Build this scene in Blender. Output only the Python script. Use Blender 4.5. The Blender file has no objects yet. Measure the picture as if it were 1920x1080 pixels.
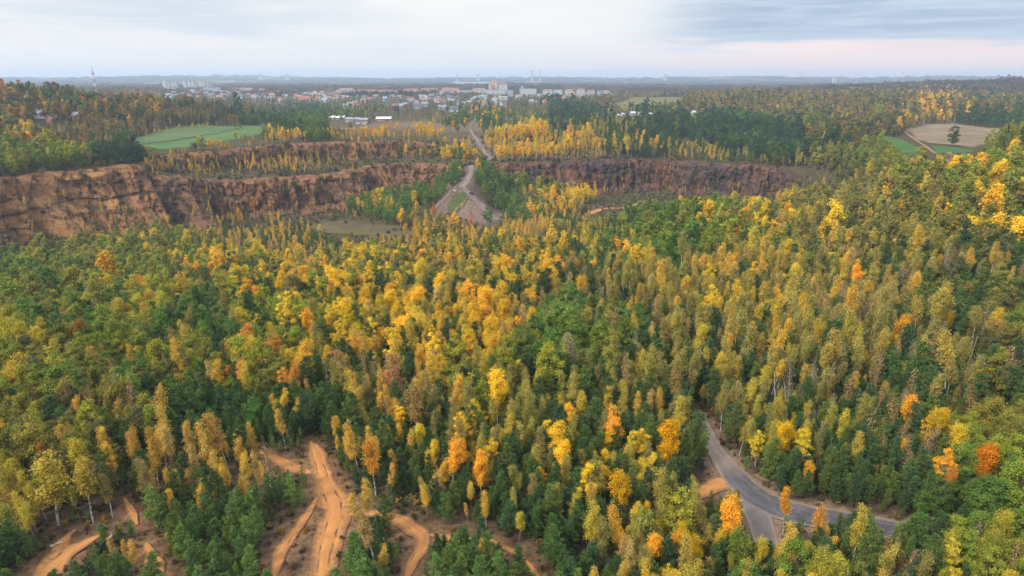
import bpy, bmesh, math, random, re
import numpy as np
from mathutils import Vector, Matrix
from mathutils.geometry import delaunay_2d_cdt

rng = np.random.default_rng(7)
random.seed(7)
S = bpy.context.scene
R = math.radians

# ------------------------------------------------------------------ camera, sky, sun, exposure
CAM_Z = 62.0
F_PX = 1280.0
PITCH = R(17.11)
cam = bpy.data.objects.new('camera', bpy.data.cameras.new('camera'))
S.collection.objects.link(cam)
cam.data.sensor_width = 36.0
cam.data.lens = 24.0
cam.data.clip_start = 0.5
cam.data.clip_end = 60000.0
cam.location = (0, 0, CAM_Z)
cam.rotation_euler = (R(90) - PITCH, 0, 0)
S.camera = cam

SUN_EL, SUN_AZ = R(40), R(-128)          # azimuth measured from the view direction (+Y), negative = to the left
sun = bpy.data.objects.new('sun', bpy.data.lights.new('sun', 'SUN'))
S.collection.objects.link(sun)
sun.data.energy = 1.5
sun.data.angle = R(10)
sun.data.color = (1.0, 0.95, 0.87)
sd = Vector((math.sin(SUN_AZ) * math.cos(SUN_EL), math.cos(SUN_AZ) * math.cos(SUN_EL), math.sin(SUN_EL)))
sun.rotation_euler = (-sd).to_track_quat('-Z', 'Y').to_euler()

world = bpy.data.worlds.new('World')
S.world = world
world.use_nodes = True


class NT:
    """small helper to wire shader nodes"""
    def __init__(self, nt):
        self.nt = nt
        nt.nodes.clear()

    def n(self, t, **kw):
        nd = self.nt.nodes.new(t)
        for k, v in kw.items():
            setattr(nd, k, v)
        return nd

    def l(self, a, b):
        self.nt.links.new(a, b)

    def inp(self, sock, v):
        if isinstance(v, bpy.types.NodeSocket):
            self.l(v, sock)
        elif v is not None:
            sock.default_value = v

    def math(self, op, a, b=None, c=None, clamp=False):
        nd = self.n('ShaderNodeMath', operation=op, use_clamp=clamp)
        for i, v in enumerate((a, b, c)):
            self.inp(nd.inputs[i], v)
        return nd.outputs[0]

    def mapr(self, v, a, b, c=0.0, d=1.0, smooth=True):
        nd = self.n('ShaderNodeMapRange')
        nd.interpolation_type = 'SMOOTHSTEP' if smooth else 'LINEAR'
        self.inp(nd.inputs[0], v)
        for i, x in enumerate((a, b, c, d)):
            self.inp(nd.inputs[1 + i], x)
        return nd.outputs[0]

    def mix(self, f, a, b, blend='MIX'):
        nd = self.n('ShaderNodeMix', data_type='RGBA', blend_type=blend)
        self.inp(nd.inputs[0], f)
        for s, v in ((nd.inputs[6], a), (nd.inputs[7], b)):
            if isinstance(v, (tuple, list)):
                v = tuple(v) + ((1.0,) if len(v) == 3 else ())
            self.inp(s, v)
        return nd.outputs[2]

    def noise(self, vec, scale, detail=3.0, rough=0.55, dist=0.0):
        nd = self.n('ShaderNodeTexNoise')
        self.inp(nd.inputs['Vector'], vec)
        nd.inputs['Scale'].default_value = scale
        nd.inputs['Detail'].default_value = detail
        nd.inputs['Roughness'].default_value = rough
        nd.inputs['Distortion'].default_value = dist
        return nd.outputs[0]

    def scale(self, vec, s):
        nd = self.n('ShaderNodeMapping')
        self.l(vec, nd.inputs[0])
        nd.inputs['Scale'].default_value = s
        return nd.outputs[0]


def build_world():
    t = NT(world.node_tree)
    out = t.n('ShaderNodeOutputWorld')
    bg = t.n('ShaderNodeBackground')
    sky = t.n('ShaderNodeTexSky', sky_type='NISHITA')
    sky.sun_disc = False
    sky.sun_elevation = SUN_EL
    sky.sun_rotation = SUN_AZ % (2 * math.pi)
    sky.air_density = 1.0
    sky.dust_density = 3.0
    tc = t.n('ShaderNodeTexCoord')
    sep = t.n('ShaderNodeSeparateXYZ')
    t.l(tc.outputs['Generated'], sep.inputs[0])
    x, y, z = sep.outputs
    az = t.math('ARCTAN2', x, y)                       # radians, 0 ahead, + right
    el = t.math('ARCSINE', z)
    comb = t.n('ShaderNodeCombineXYZ')
    t.l(t.math('MULTIPLY', az, 2.2), comb.inputs[0])
    t.l(t.math('MULTIPLY', el, 16.0), comb.inputs[1])
    v = comb.outputs[0]
    n1 = t.noise(v, 1.3, 5, 0.55, 0.4)
    n2 = t.noise(t.scale(v, (1.6, 3.4, 1)), 1.7, 5, 0.6, 0.6)
    # layered overcast: white to pale blue grey
    c = t.mix(t.mapr(n1, 0.40, 0.60), (0.70, 0.775, 0.865), (0.955, 0.95, 0.94))
    c = t.mix(t.math('MULTIPLY', t.mapr(n2, 0.50, 0.66), 0.42), c, (0.93, 0.93, 0.94))
    # bright thin cloud ahead, above the far town
    d = t.math('ABSOLUTE', t.math('SUBTRACT', az, 0.05))
    br = t.math('MULTIPLY', t.mapr(d, 0.5, 0.08), t.mapr(el, 0.0, 0.06))
    c = t.mix(t.math('MULTIPLY', br, 0.72), c, (1.0, 0.99, 0.965))
    w = t.math('MULTIPLY_ADD', t.math('SUBTRACT', n2, 0.5), 0.075, el)
    w2 = t.math('MULTIPLY_ADD', t.math('SUBTRACT', n1, 0.5), 0.30, az)
    # warm light low in the sky, pink towards the right
    low = t.mapr(w, 0.062, 0.018)
    pk = t.mapr(az, -0.05, 0.45)
    c = t.mix(t.math('MULTIPLY', low, 0.85), c, t.mix(pk, (0.93, 0.92, 0.92), (1.12, 0.84, 0.77)))
    # blue grey cloud bank on the right with a streaky lower edge
    bank = t.math('MULTIPLY', t.mapr(w, 0.036, 0.054), t.mapr(w2, 0.12, 0.30))
    c = t.mix(t.math('MULTIPLY', bank, 0.92), c, t.mix(t.mapr(n2, 0.35, 0.66), (0.37, 0.49, 0.67), (0.58, 0.68, 0.82)))
    hs = t.n('ShaderNodeVectorMath', operation='SCALE')
    t.l(sky.outputs[0], hs.inputs[0])
    hs.inputs['Scale'].default_value = 0.10
    # an overcast sky grows brighter towards the zenith
    zen = t.mapr(z, 0.10, 1.0, 1.0, ZENITH, smooth=False)
    cs = t.n('ShaderNodeVectorMath', operation='SCALE')
    t.l(c, cs.inputs[0])
    t.l(zen, cs.inputs['Scale'])
    fin = t.mix(0.94, hs.outputs[0], cs.outputs[0])
    t.l(fin, bg.inputs[0])
    bg.inputs[1].default_value = SKY_GAIN
    t.l(bg.outputs[0], out.inputs[0])


ZENITH = 2.9
SKY_GAIN = 0.39
build_world()

S.view_settings.view_transform = 'Standard'
S.view_settings.look = 'None'
S.view_settings.gamma = 1.0
S.view_settings.use_curve_mapping = False
S.view_settings.exposure = 1.42
S.render.engine = 'CYCLES'
S.cycles.max_bounces = 6
S.cycles.diffuse_bounces = 2
S.cycles.glossy_bounces = 1
S.cycles.transmission_bounces = 3
S.cycles.transparent_max_bounces = 4
S.cycles.volume_bounces = 0
S.cycles.use_fast_gi = False
S.cycles.caustics_reflective = False
S.cycles.caustics_refractive = False

# ------------------------------------------------------------------ numeric helpers
CP, SP = math.cos(PITCH), math.sin(PITCH)


def ray(px, py):
    """direction of the sight line through a point of the 1920 x 1080 photograph"""
    dx = (np.asarray(px, float) - 960.0) / F_PX
    dy = (540.0 - np.asarray(py, float)) / F_PX
    return dx, CP + dy * SP, -SP + dy * CP


def on_plane(px, py, z):
    dx, dy, dz = ray(px, py)
    t = (z - CAM_Z) / dz
    return dx * t, dy * t


def project(x, y, z):
    zz = z - CAM_Z
    dep = y * CP - zz * SP
    up = y * SP + zz * CP
    return 960 + F_PX * x / dep, 540 - F_PX * up / dep, dep


def h2(ix, iy, seed):
    n = (ix.astype(np.int64) * 374761393 + iy.astype(np.int64) * 668265263 + seed * 1274126177) & 0x7fffffff
    n = ((n ^ (n >> 13)) * 1274126177) & 0x7fffffff
    n = (n ^ (n >> 16)) & 0xffff
    return n / 65535.0


def vnoise(x, y, seed=0):
    x = np.asarray(x, float); y = np.asarray(y, float)
    ix, iy = np.floor(x), np.floor(y)
    fx, fy = x - ix, y - iy
    fx = fx * fx * (3 - 2 * fx); fy = fy * fy * (3 - 2 * fy)
    a, b = h2(ix, iy, seed), h2(ix + 1, iy, seed)
    c, d = h2(ix, iy + 1, seed), h2(ix + 1, iy + 1, seed)
    return (a * (1 - fx) + b * fx) * (1 - fy) + (c * (1 - fx) + d * fx) * fy


def fbm(x, y, seed=0, octs=4):
    s, a, tot = 0.0, 0.5, 0.0
    for i in range(octs):
        s = s + a * vnoise(np.asarray(x) * 2 ** i + 13.7 * i, np.asarray(y) * 2 ** i - 7.3 * i, seed + i)
        tot += a
        a *= 0.5
    return s / tot - 0.5


def sstep(a, b, x):
    t = np.clip((x - a) / (b - a), 0, 1)
    return t * t * (3 - 2 * t)


def shepard(pts, x, y, eps=25.0, power=3.0):
    num = np.zeros(np.shape(x)); den = np.zeros(np.shape(x))
    for (px, py, pz) in pts:
        w = 1.0 / ((x - px) ** 2 + (y - py) ** 2 + eps * eps) ** (power / 2)
        num += w * pz; den += w
    return num / den


def poly_dist(poly, x, y, vals=None):
    """distance to an open polyline (and a value interpolated along it)"""
    best = np.full(np.shape(x), 1e18); bv = np.zeros(np.shape(x))
    for i in range(len(poly) - 1):
        ax, ay = poly[i]; bx, by = poly[i + 1]
        ex, ey = bx - ax, by - ay
        L = ex * ex + ey * ey + 1e-9
        t = np.clip(((x - ax) * ex + (y - ay) * ey) / L, 0, 1)
        d = (x - ax - t * ex) ** 2 + (y - ay - t * ey) ** 2
        m = d < best
        best = np.where(m, d, best)
        if vals is not None:
            bv = np.where(m, vals[i] * (1 - t) + vals[i + 1] * t, bv)
    return np.sqrt(best), bv


def inside(poly, x, y):
    r = np.zeros(np.shape(x), bool)
    n = len(poly)
    for i in range(n):
        ax, ay = poly[i]; bx, by = poly[(i + 1) % n]
        c = ((ay > y) != (by > y))
        with np.errstate(divide='ignore', invalid='ignore'):
            xi = (bx - ax) * (y - ay) / (by - ay + 1e-12) + ax
        r ^= c & (x < xi)
    return r


def chaikin(p, k=2):
    p = [np.array(a, float) for a in p]
    for _ in range(k):
        q = [p[0]]
        for a, b in zip(p[:-1], p[1:]):
            q += [a * .75 + b * .25, a * .25 + b * .75]
        q.append(p[-1])
        p = q
    return p


# ------------------------------------------------------------------ terrain
def wl(lst):
    o = []
    for (px, py, z) in lst:
        x, y = on_plane(px, py, z)
        o.append((float(x), float(y), z))
    return o


# upper rim of the quarry, left to right; last number: half width of the step (small = cliff, large = wooded slope)
RIM1 = [(-150, 350, 8, 3), (0, 336, 8, 3), (60, 327, 8, 3), (120, 319, 8, 3), (200, 312, 8, 3), (265, 306, 8, 3), (300, 291, 8, 4), (380, 285, 8, 4),
        (450, 277, 8, 4), (500, 271, 8, 4), (600, 266, 8, 4), (700, 262, 8, 4), (780, 262, 7, 4), (832, 266, 5, 8), (870, 274, 1, 26), (930, 276, 0, 26),
        (960, 268, 4, 6), (1060, 266, 4, 6), (1110, 262, 3, 22), (1250, 262, 0, 38), (1400, 270, 0, 38), (1520, 288, 0, 30), (1600, 318, 0, 24)]
RIM2 = [(-150, 351, 8, 3), (0, 337, 8, 3), (60, 328, 8, 3), (120, 320, 8, 3), (200, 313, 8, 3), (265, 312, 6, 3), (310, 330, 0, 4), (380, 338, -6, 3),
        (450, 338, -8, 3), (560, 333, -8, 3), (640, 322, -8, 3), (700, 309, -8, 3), (760, 307, -8, 3), (830, 309, -8, 4), (883, 308, -8, 6), (950, 306, -8, 3),
        (1100, 303, -8, 3), (1250, 300, -8, 3), (1350, 308, -8, 3), (1430, 322, -13, 3), (1500, 341, -19, 6), (1570, 366, -27, 26)]
r1 = wl([a[:3] for a in RIM1]); w1 = [a[3] for a in RIM1]
r2 = wl([a[:3] for a in RIM2]); w2 = [a[3] for a in RIM2]
TAIL = [(330, 400), (520, 380), (900, 300), (1200, -300), (-1200, -300), (-700, 250)]
r1s = [tuple(p) for p in chaikin([(a[0], a[1], w) for a, w in zip(r1, w1)], 2)]
r2s = [tuple(p) for p in chaikin([(a[0], a[1], w) for a, w in zip(r2, w2)], 2)]
P1 = [p[:2] for p in r1s] + TAIL
P2 = [p[:2] for p in r2s] + [(330, 500)] + TAIL

IN_PTS = wl([(-100, 1070, 0), (400, 1070, 0), (960, 1070, 0), (1500, 1070, -1), (2000, 1070, 0),
             (0, 900, 0), (450, 880, 0), (960, 880, -1), (1420, 900, -2), (1750, 900, -1)]) + [
    (-110, 140, -3), (-40, 140, -4), (30, 140, -4), (90, 140, -3), (150, 140, 3),
    (-160, 200, -13), (-60, 200, -13), (10, 200, -11), (80, 200, -8), (150, 200, 2), (210, 200, 9),
    (-230, 280, -30), (-120, 280, -30), (-30, 280, -24), (40, 280, -15), (95, 285, -9), (150, 290, 0), (215, 285, 14), (290, 290, 22),
    (-290, 350, -39), (-180, 350, -38), (-70, 350, -34), (10, 345, -26), (70, 335, -14), (110, 330, -9), (160, 345, -6), (225, 345, 10), (300, 340, 24),
    (-290, 390, -40), (-240, 430, -38), (-150, 430, -36), (-60, 430, -33), (0, 440, -34), (80, 430, -34), (140, 420, -32), (190, 400, -20), (240, 400, 2),
    (-210, 490, -35), (-120, 500, -33), (0, 530, -34), (80, 540, -34), (160, 520, -34), (100, 600, -34), (200, 480, -32), (230, 530, -32), (160, 580, -34),
    (-400, 300, -8), (-420, 150, 2), (380, 150, 14), (400, 260, 24), (-300, 30, 2), (0, 0, 1), (300, 30, 3), (330, 380, 20)]
BENCH_PTS = r2[:20] + wl([(330, 330, -1), (400, 322, -6), (500, 312, -8), (600, 305, -8), (700, 300, -8), (800, 300, -7), (900, 296, -7), (1000, 290, -7),
                          (1060, 286, -7), (1150, 290, -6), (1300, 285, -4), (1420, 300, -4), (1500, 318, -8)]) + [(280, 440, 0), (300, 360, 22), (250, 330, 16)]
PLAT_PTS = r1[:18] + wl([(300, 277, 10), (230, 262, 11), (450, 237, 12), (500, 245, 11), (60, 300, 11), (160, 295, 11), (90, 228, 26), (150, 218, 28),
                         (640, 236, 4), (880, 240, 3), (760, 240, 4), (1000, 240, 4), (1250, 235, 0), (1400, 240, 2), (1500, 255, 4), (1640, 275, 8),
                         (1750, 268, 8), (1820, 285, 9), (1780, 245, 8), (1900, 240, 9), (1700, 232, 8), (1185, 212, 9), (1200, 192, 20), (1300, 190, 21)]) + [
    (-500, 720, 42), (-680, 800, 44), (-360, 780, 32), (-600, 1000, 24), (-430, 1000, 9), (-300, 1020, 6), (-500, 1300, 7), (-350, 1400, 4), (-650, 1500, 9), (-500, 1700, 5), (-900, 900, 46), (-250, 900, 9), (-300, 1150, 7), (-100, 1050, 4), (100, 1100, 4), (50, 900, 3),
    (250, 1350, 26), (420, 1350, 27), (650, 1100, 18), (800, 900, 16), (700, 1400, 24), (-950, 1500, 20), (-200, 1500, 5), (0, 1600, 4), (300, 1700, 7),
    (-900, 2300, 12), (-300, 2300, 4), (300, 2300, 4), (1100, 2300, 26), (1900, 2300, 36), (-2000, 2300, 24),
    (300, 340, 23), (340, 390, 22), (400, 300, 25), (420, 480, 14), (600, 500, 14), (-420, 420, 12), (-600, 450, 18)]

SPUR = [wl([(884, 306, -8), (883, 322, -10), (876, 338, -14), (866, 352, -17)]),
        wl([(866, 352, -17), (840, 371, -24), (812, 393, -31), (795, 405, -34)]),
        wl([(866, 352, -17), (884, 368, -21), (908, 392, -28), (935, 420, -35)])]
SPUR_W = [5.0, 2.5, 4.0]


def terrain(x, y):
    zi = shepard(IN_PTS, x, y, 18)
    zi = zi + fbm(x / 34.0, y / 34.0, 5, 3) * 3.0 * sstep(90, 160, y)
    for arm, hw in zip(SPUR, SPUR_W):
        d, zc = poly_dist([a[:2] for a in arm], x, y, [a[2] for a in arm])
        zi = np.maximum(zi, zc - 0.80 * np.maximum(d - hw, 0) + fbm(x / 9., y / 9., 91, 3) * 1.4)
    zb = shepard(BENCH_PTS, x, y, 14)
    zp = shepard(PLAT_PTS, x, y, 20)
    dist = np.hypot(x, y)
    far = sstep(1500, 3000, dist)
    roll = 11 + fbm(x / 900., y / 900., 21, 3) * 20
    az = np.arctan2(x, y)
    zp = zp * (1 - far) + far * roll
    zp = zp + sstep(6000, 9500, dist) * (1 - sstep(11500, 13500, dist)) * (62 + 70 * fbm(az * 5.0 + 3, dist / 5000., 33, 3) - 30 * az ** 2)
    zp = zp + sstep(1800, 2600, dist) * (1 - sstep(3000, 4500, dist)) * sstep(0.3, 0.62, az) * 26
    zp = zp + fbm(x / 60., y / 60., 8, 3) * 3.0 * sstep(700, 1000, dist)
    d1, k1 = poly_dist([p[:2] for p in r1s], x, y, [p[2] for p in r1s])
    d2, k2 = poly_dist([p[:2] for p in r2s], x, y, [p[2] for p in r2s])
    s1 = np.where(inside(P1, x, y), -d1, d1)
    s2 = np.where(inside(P2, x, y), -d2, d2)
    z = zi + (zb - zi) * sstep(-0.3, 2.0, (s2) / k2)
    z = z + (zp - z) * sstep(-0.3, 2.0, (s1) / k1)
    return z


def grow(a, step, end, f):
    o = [a]
    while o[-1] < end:
        o.append(o[-1] + step); step *= f
    return o


xs_h = [i * 2.2 for i in range(0, 46)]
xs_h += grow(xs_h[-1] + 2.6, 3.0, 520, 1.004)[0:]
xs_h += grow(xs_h[-1] + 5, 6, 16000, 1.09)[0:]
xs = np.array(sorted(set([-v for v in xs_h] + xs_h)))
ys = [float(v) for v in np.arange(20, 130, 1.8)] + [float(v) for v in np.arange(130, 760, 3.0)]
ys = np.array(grow(-300, 30, -20, 0.9)[:6] + [-60, -20, 0] + ys + grow(764, 5, 15500, 1.045))
ys = np.unique(ys)
GX, GY = np.meshgrid(xs, ys)
GZ = terrain(GX, GY)


def hz(x, y):
    x = np.asarray(x, float); y = np.asarray(y, float)
    i = np.clip(np.searchsorted(xs, x) - 1, 0, len(xs) - 2)
    j = np.clip(np.searchsorted(ys, y) - 1, 0, len(ys) - 2)
    fx = np.clip((x - xs[i]) / (xs[i + 1] - xs[i]), 0, 1)
    fy = np.clip((y - ys[j]) / (ys[j + 1] - ys[j]), 0, 1)
    return (GZ[j, i] * (1 - fx) + GZ[j, i + 1] * fx) * (1 - fy) + (GZ[j + 1, i] * (1 - fx) + GZ[j + 1, i + 1] * fx) * fy


def at(px, py):
    """the ground point seen at a pixel of the photograph"""
    dx, dy, dz = [float(v) for v in ray(px, py)]
    t = np.concatenate([np.linspace(55, 900, 1700), np.geomspace(901, 14000, 1200)])
    below = (CAM_Z + dz * t) < hz(dx * t, dy * t)
    k = int(np.argmax(below)) if below.any() else len(t) - 1
    lo, hi = t[max(k - 1, 0)], t[k]
    for _ in range(14):
        m = (lo + hi) / 2
        if CAM_Z + dz * m < float(hz(dx * m, dy * m)):
            hi = m
        else:
            lo = m
    return dx * hi, dy * hi, CAM_Z + dz * hi


# ------------------------------------------------------------------ mesh helpers
COL = S.collection


class MB:
    """collects polygons for ONE mesh"""
    def __init__(self):
        self.v = []; self.f3 = []; self.f4 = []; self.m3 = []; self.m4 = []; self.n = 0

    def add(self, v, f, mat=0):
        v = np.asarray(v, float); f = np.asarray(f, int)
        if len(f):
            (self.f4 if f.shape[1] == 4 else self.f3).append(f + self.n)
            (self.m4 if f.shape[1] == 4 else self.m3).append(np.full(len(f), mat))
        self.v.append(v); self.n += len(v)

    def box(self, cx, cy, cz, sx, sy, sz, rot=0.0, mat=0):
        p = np.array([(x, y, z) for z in (-.5, .5) for y in (-.5, .5) for x in (-.5, .5)]) * (sx, sy, sz)
        c, s = math.cos(rot), math.sin(rot)
        p = np.stack([p[:, 0] * c - p[:, 1] * s + cx, p[:, 0] * s + p[:, 1] * c + cy, p[:, 2] + cz], 1)
        self.add(p, [(0, 2, 3, 1), (4, 5, 7, 6), (0, 1, 5, 4), (2, 6, 7, 3), (0, 4, 6, 2), (1, 3, 7, 5)], mat)

    def tube(self, pts, rad, sides=5, mat=0, cap=True):
        pts = np.asarray(pts, float); rad = np.asarray(rad, float)
        n = len(pts)
        d = np.gradient(pts, axis=0)
        d /= np.linalg.norm(d, axis=1)[:, None] + 1e-9
        ref = np.where(np.abs(d[:, 2:3]) < 0.9, np.array([[0, 0, 1.]]), np.array([[1., 0, 0]]))
        u = np.cross(d, ref); u /= np.linalg.norm(u, axis=1)[:, None] + 1e-9
        w = np.cross(d, u)
        a = np.arange(sides) * 2 * math.pi / sides
        ring = pts[:, None, :] + rad[:, None, None] * (np.cos(a)[None, :, None] * u[:, None, :] + np.sin(a)[None, :, None] * w[:, None, :])
        f = []
        for i in range(n - 1):
            for k in range(sides):
                k2 = (k + 1) % sides
                f.append((i * sides + k, i * sides + k2, (i + 1) * sides + k2, (i + 1) * sides + k))
        self.add(ring.reshape(-1, 3), f, mat)

    def grid(self, P, mat=0):
        a, b = P.shape[:2]
        i = np.arange(a * b).reshape(a, b)
        f = np.stack([i[:-1, :-1], i[:-1, 1:], i[1:, 1:], i[1:, :-1]], -1).reshape(-1, 4)
        self.add(P.reshape(-1, 3), f, mat)

    def mesh(self, name, mats, smooth=False):
        me = bpy.data.meshes.new(name)
        v = np.concatenate(self.v) if self.v else np.zeros((0, 3))
        f4 = np.concatenate(self.f4) if self.f4 else np.zeros((0, 4), int)
        f3 = np.concatenate(self.f3) if self.f3 else np.zeros((0, 3), int)
        me.vertices.add(len(v)); me.vertices.foreach_set('co', v.astype(np.float32).ravel())
        loops = np.concatenate([f4.ravel(), f3.ravel()])
        me.loops.add(len(loops)); me.loops.foreach_set('vertex_index', loops.astype(np.int32))
        tot = np.concatenate([np.full(len(f4), 4), np.full(len(f3), 3)])
        st = np.concatenate([[0], np.cumsum(tot)[:-1]]) if len(tot) else np.zeros(0)
        me.polygons.add(len(tot))
        me.polygons.foreach_set('loop_start', st.astype(np.int32))
        mi = np.concatenate([np.concatenate(self.m4) if self.m4 else np.zeros(0), np.concatenate(self.m3) if self.m3 else np.zeros(0)])
        for m in mats:
            me.materials.append(m)
        me.polygons.foreach_set('material_index', mi.astype(np.int32))
        me.polygons.foreach_set('use_smooth', np.full(len(tot), smooth))
        me.update(calc_edges=True)
        return me

    def obj(self, name, mats, parent=None, smooth=False):
        if not isinstance(mats, (list, tuple)):
            mats = [mats]
        return link(name, self.mesh(name, mats, smooth), parent)


def link(name, data, parent=None):
    o = bpy.data.objects.new(name, data)
    COL.objects.link(o)
    if parent is not None:
        o.parent = parent
    return o


def tag(o, label=None, cat=None, group=None, kind=None):
    for k, v in (('label', label), ('category', cat), ('group', group), ('kind', kind)):
        if v:
            o[k] = v
    return o


def empty(name, loc, rz=0.0, sc=1.0):
    o = bpy.data.objects.new(name, None)
    COL.objects.link(o)
    o.location = loc
    o.rotation_euler = (0, 0, rz)
    o.scale = (sc, sc, sc)
    o.empty_display_size = 0.5
    return o


# ------------------------------------------------------------------ materials
def mat(name):
    m = bpy.data.materials.new(name)
    m.use_nodes = True
    t = NT(m.node_tree)
    out = t.n('ShaderNodeOutputMaterial')
    return m, t, out


def plain(name, col, rough=0.8, var=0.15, scale=0.4, metal=0.0):
    m, t, out = mat(name)
    b = t.n('ShaderNodeBsdfPrincipled')
    geo = t.n('ShaderNodeNewGeometry')
    n = t.noise(geo.outputs['Position'], scale, 4)
    lo = tuple(c * (1 - var) for c in col); hi = tuple(min(1, c * (1 + var)) for c in col)
    t.l(t.mix(t.mapr(n, .3, .7), lo, hi), b.inputs['Base Color'])
    b.inputs['Roughness'].default_value = rough
    b.inputs['Metallic'].default_value = metal
    b.inputs['Specular IOR Level'].default_value = 0.25
    t.l(b.outputs[0], out.inputs[0])
    return m


def leaf_mat(name, trans=0.34, var=0.45, hue=0.022):
    """foliage: colour comes from the tree's own tint, each leaf varies a little"""
    m, t, out = mat(name)
    at_ = t.n('ShaderNodeAttribute', attribute_type='INSTANCER', attribute_name='tint')
    geo = t.n('ShaderNodeNewGeometry')
    rnd = geo.outputs['Random Per Island']
    hs = t.n('ShaderNodeHueSaturation')
    nz = t.noise(geo.outputs['Position'], 0.55, 2, 0.5)
    nz2 = t.noise(geo.outputs['Position'], 0.021, 2, 0.5)
    cc = t.mix(t.math('MULTIPLY', t.mapr(nz, .5, .72), 0.5), at_.outputs['Color'], t.mix(1.0, at_.outputs['Color'], (0.66, 0.86, 0.9), 'MULTIPLY'))
    cc = t.mix(t.math('MULTIPLY', t.mapr(nz2, .45, .62), 0.35), cc, t.mix(1.0, cc, (0.84, 1.05, 0.9), 'MULTIPLY'))
    t.l(cc, hs.inputs['Color'])
    t.l(t.mapr(rnd, 0, 1, 1 - var, 1 + var, smooth=False), hs.inputs['Value'])
    r2_ = t.math('FRACT', t.math('MULTIPLY', rnd, 17.31))
    t.l(t.mapr(r2_, 0, 1, 0.5 - hue, 0.5 + hue, smooth=False), hs.inputs['Hue'])
    hs.inputs['Saturation'].default_value = 1.0
    d = t.n('ShaderNodeBsdfDiffuse')
    tr = t.n('ShaderNodeBsdfTranslucent')
    t.l(hs.outputs[0], d.inputs[0]); t.l(hs.outputs[0], tr.inputs[0])
    mx = t.n('ShaderNodeMixShader')
    mx.inputs[0].default_value = trans
    t.l(d.outputs[0], mx.inputs[1]); t.l(tr.outputs[0], mx.inputs[2])
    t.l(mx.outputs[0], out.inputs[0])
    return m


M = {}
M['leaf'] = leaf_mat('leaf')
M['needle'] = leaf_mat('needle', 0.2, 0.5, 0.025)


def bark(name, a, b, sc):
    m, t, out = mat(name)
    geo = t.n('ShaderNodeTexCoord')
    n = t.noise(t.scale(geo.outputs['Object'], (1, 1, 0.5 if sc < 5 else 1)), sc, 4, 0.65)
    bs = t.n('ShaderNodeBsdfDiffuse')
    t.l(t.mix(t.mapr(n, .46, .6), a, b), bs.inputs[0])
    t.l(bs.outputs[0], out.inputs[0])
    return m


M['birch_bark'] = bark('birch_bark', (0.46, 0.43, 0.39), (0.10, 0.085, 0.07), 2.6)
M['brown_bark'] = bark('brown_bark', (0.12, 0.085, 0.06), (0.05, 0.035, 0.025), 4.0)
M['pine_bark'] = bark('pine_bark', (0.17, 0.09, 0.05), (0.06, 0.04, 0.03), 4.0)
M['twig'] = bark('twig', (0.13, 0.095, 0.075), (0.07, 0.052, 0.042), 3.0)


def ground_mat():
    m, t, out = mat('ground')
    at_ = t.n('ShaderNodeAttribute', attribute_name='earth')       # soil colour of each spot
    geo = t.n('ShaderNodeNewGeometry')
    pos = geo.outputs['Position']
    n1 = t.noise(pos, 0.9, 5, 0.7)
    n2 = t.noise(pos, 0.06, 4, 0.6)
    n3 = t.noise(pos, 6.0, 2, 0.6)
    c = t.mix(t.mapr(n1, .3, .72), t.mix(1.0, at_.outputs['Color'], (0.50, 0.50, 0.52), 'MULTIPLY'), t.mix(1.0, at_.outputs['Color'], (1.35, 1.3, 1.2), 'MULTIPLY'))
    c = t.mix(t.math('MULTIPLY', t.mapr(n2, .45, .7), 0.35), c, (0.10, 0.095, 0.035))
    c = t.mix(t.math('MULTIPLY', t.mapr(n3, .55, .72), 0.4), c, (0.21, 0.13, 0.07))
    n4 = t.noise(pos, 2.6, 4, 0.75)
    c = t.mix(t.math('MULTIPLY', t.mapr(n4, .54, .66), 0.55), c, (0.035, 0.030, 0.020))
    b = t.n('ShaderNodeBsdfDiffuse')
    t.l(c, b.inputs[0])
    bp = t.n('ShaderNodeBump')
    bp.inputs['Strength'].default_value = 0.6
    bp.inputs['Distance'].default_value = 0.3
    t.l(n1, bp.inputs['Height'])
    t.l(bp.outputs[0], b.inputs['Normal'])
    t.l(b.outputs[0], out.inputs[0])
    return m


M['ground'] = ground_mat()


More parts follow.
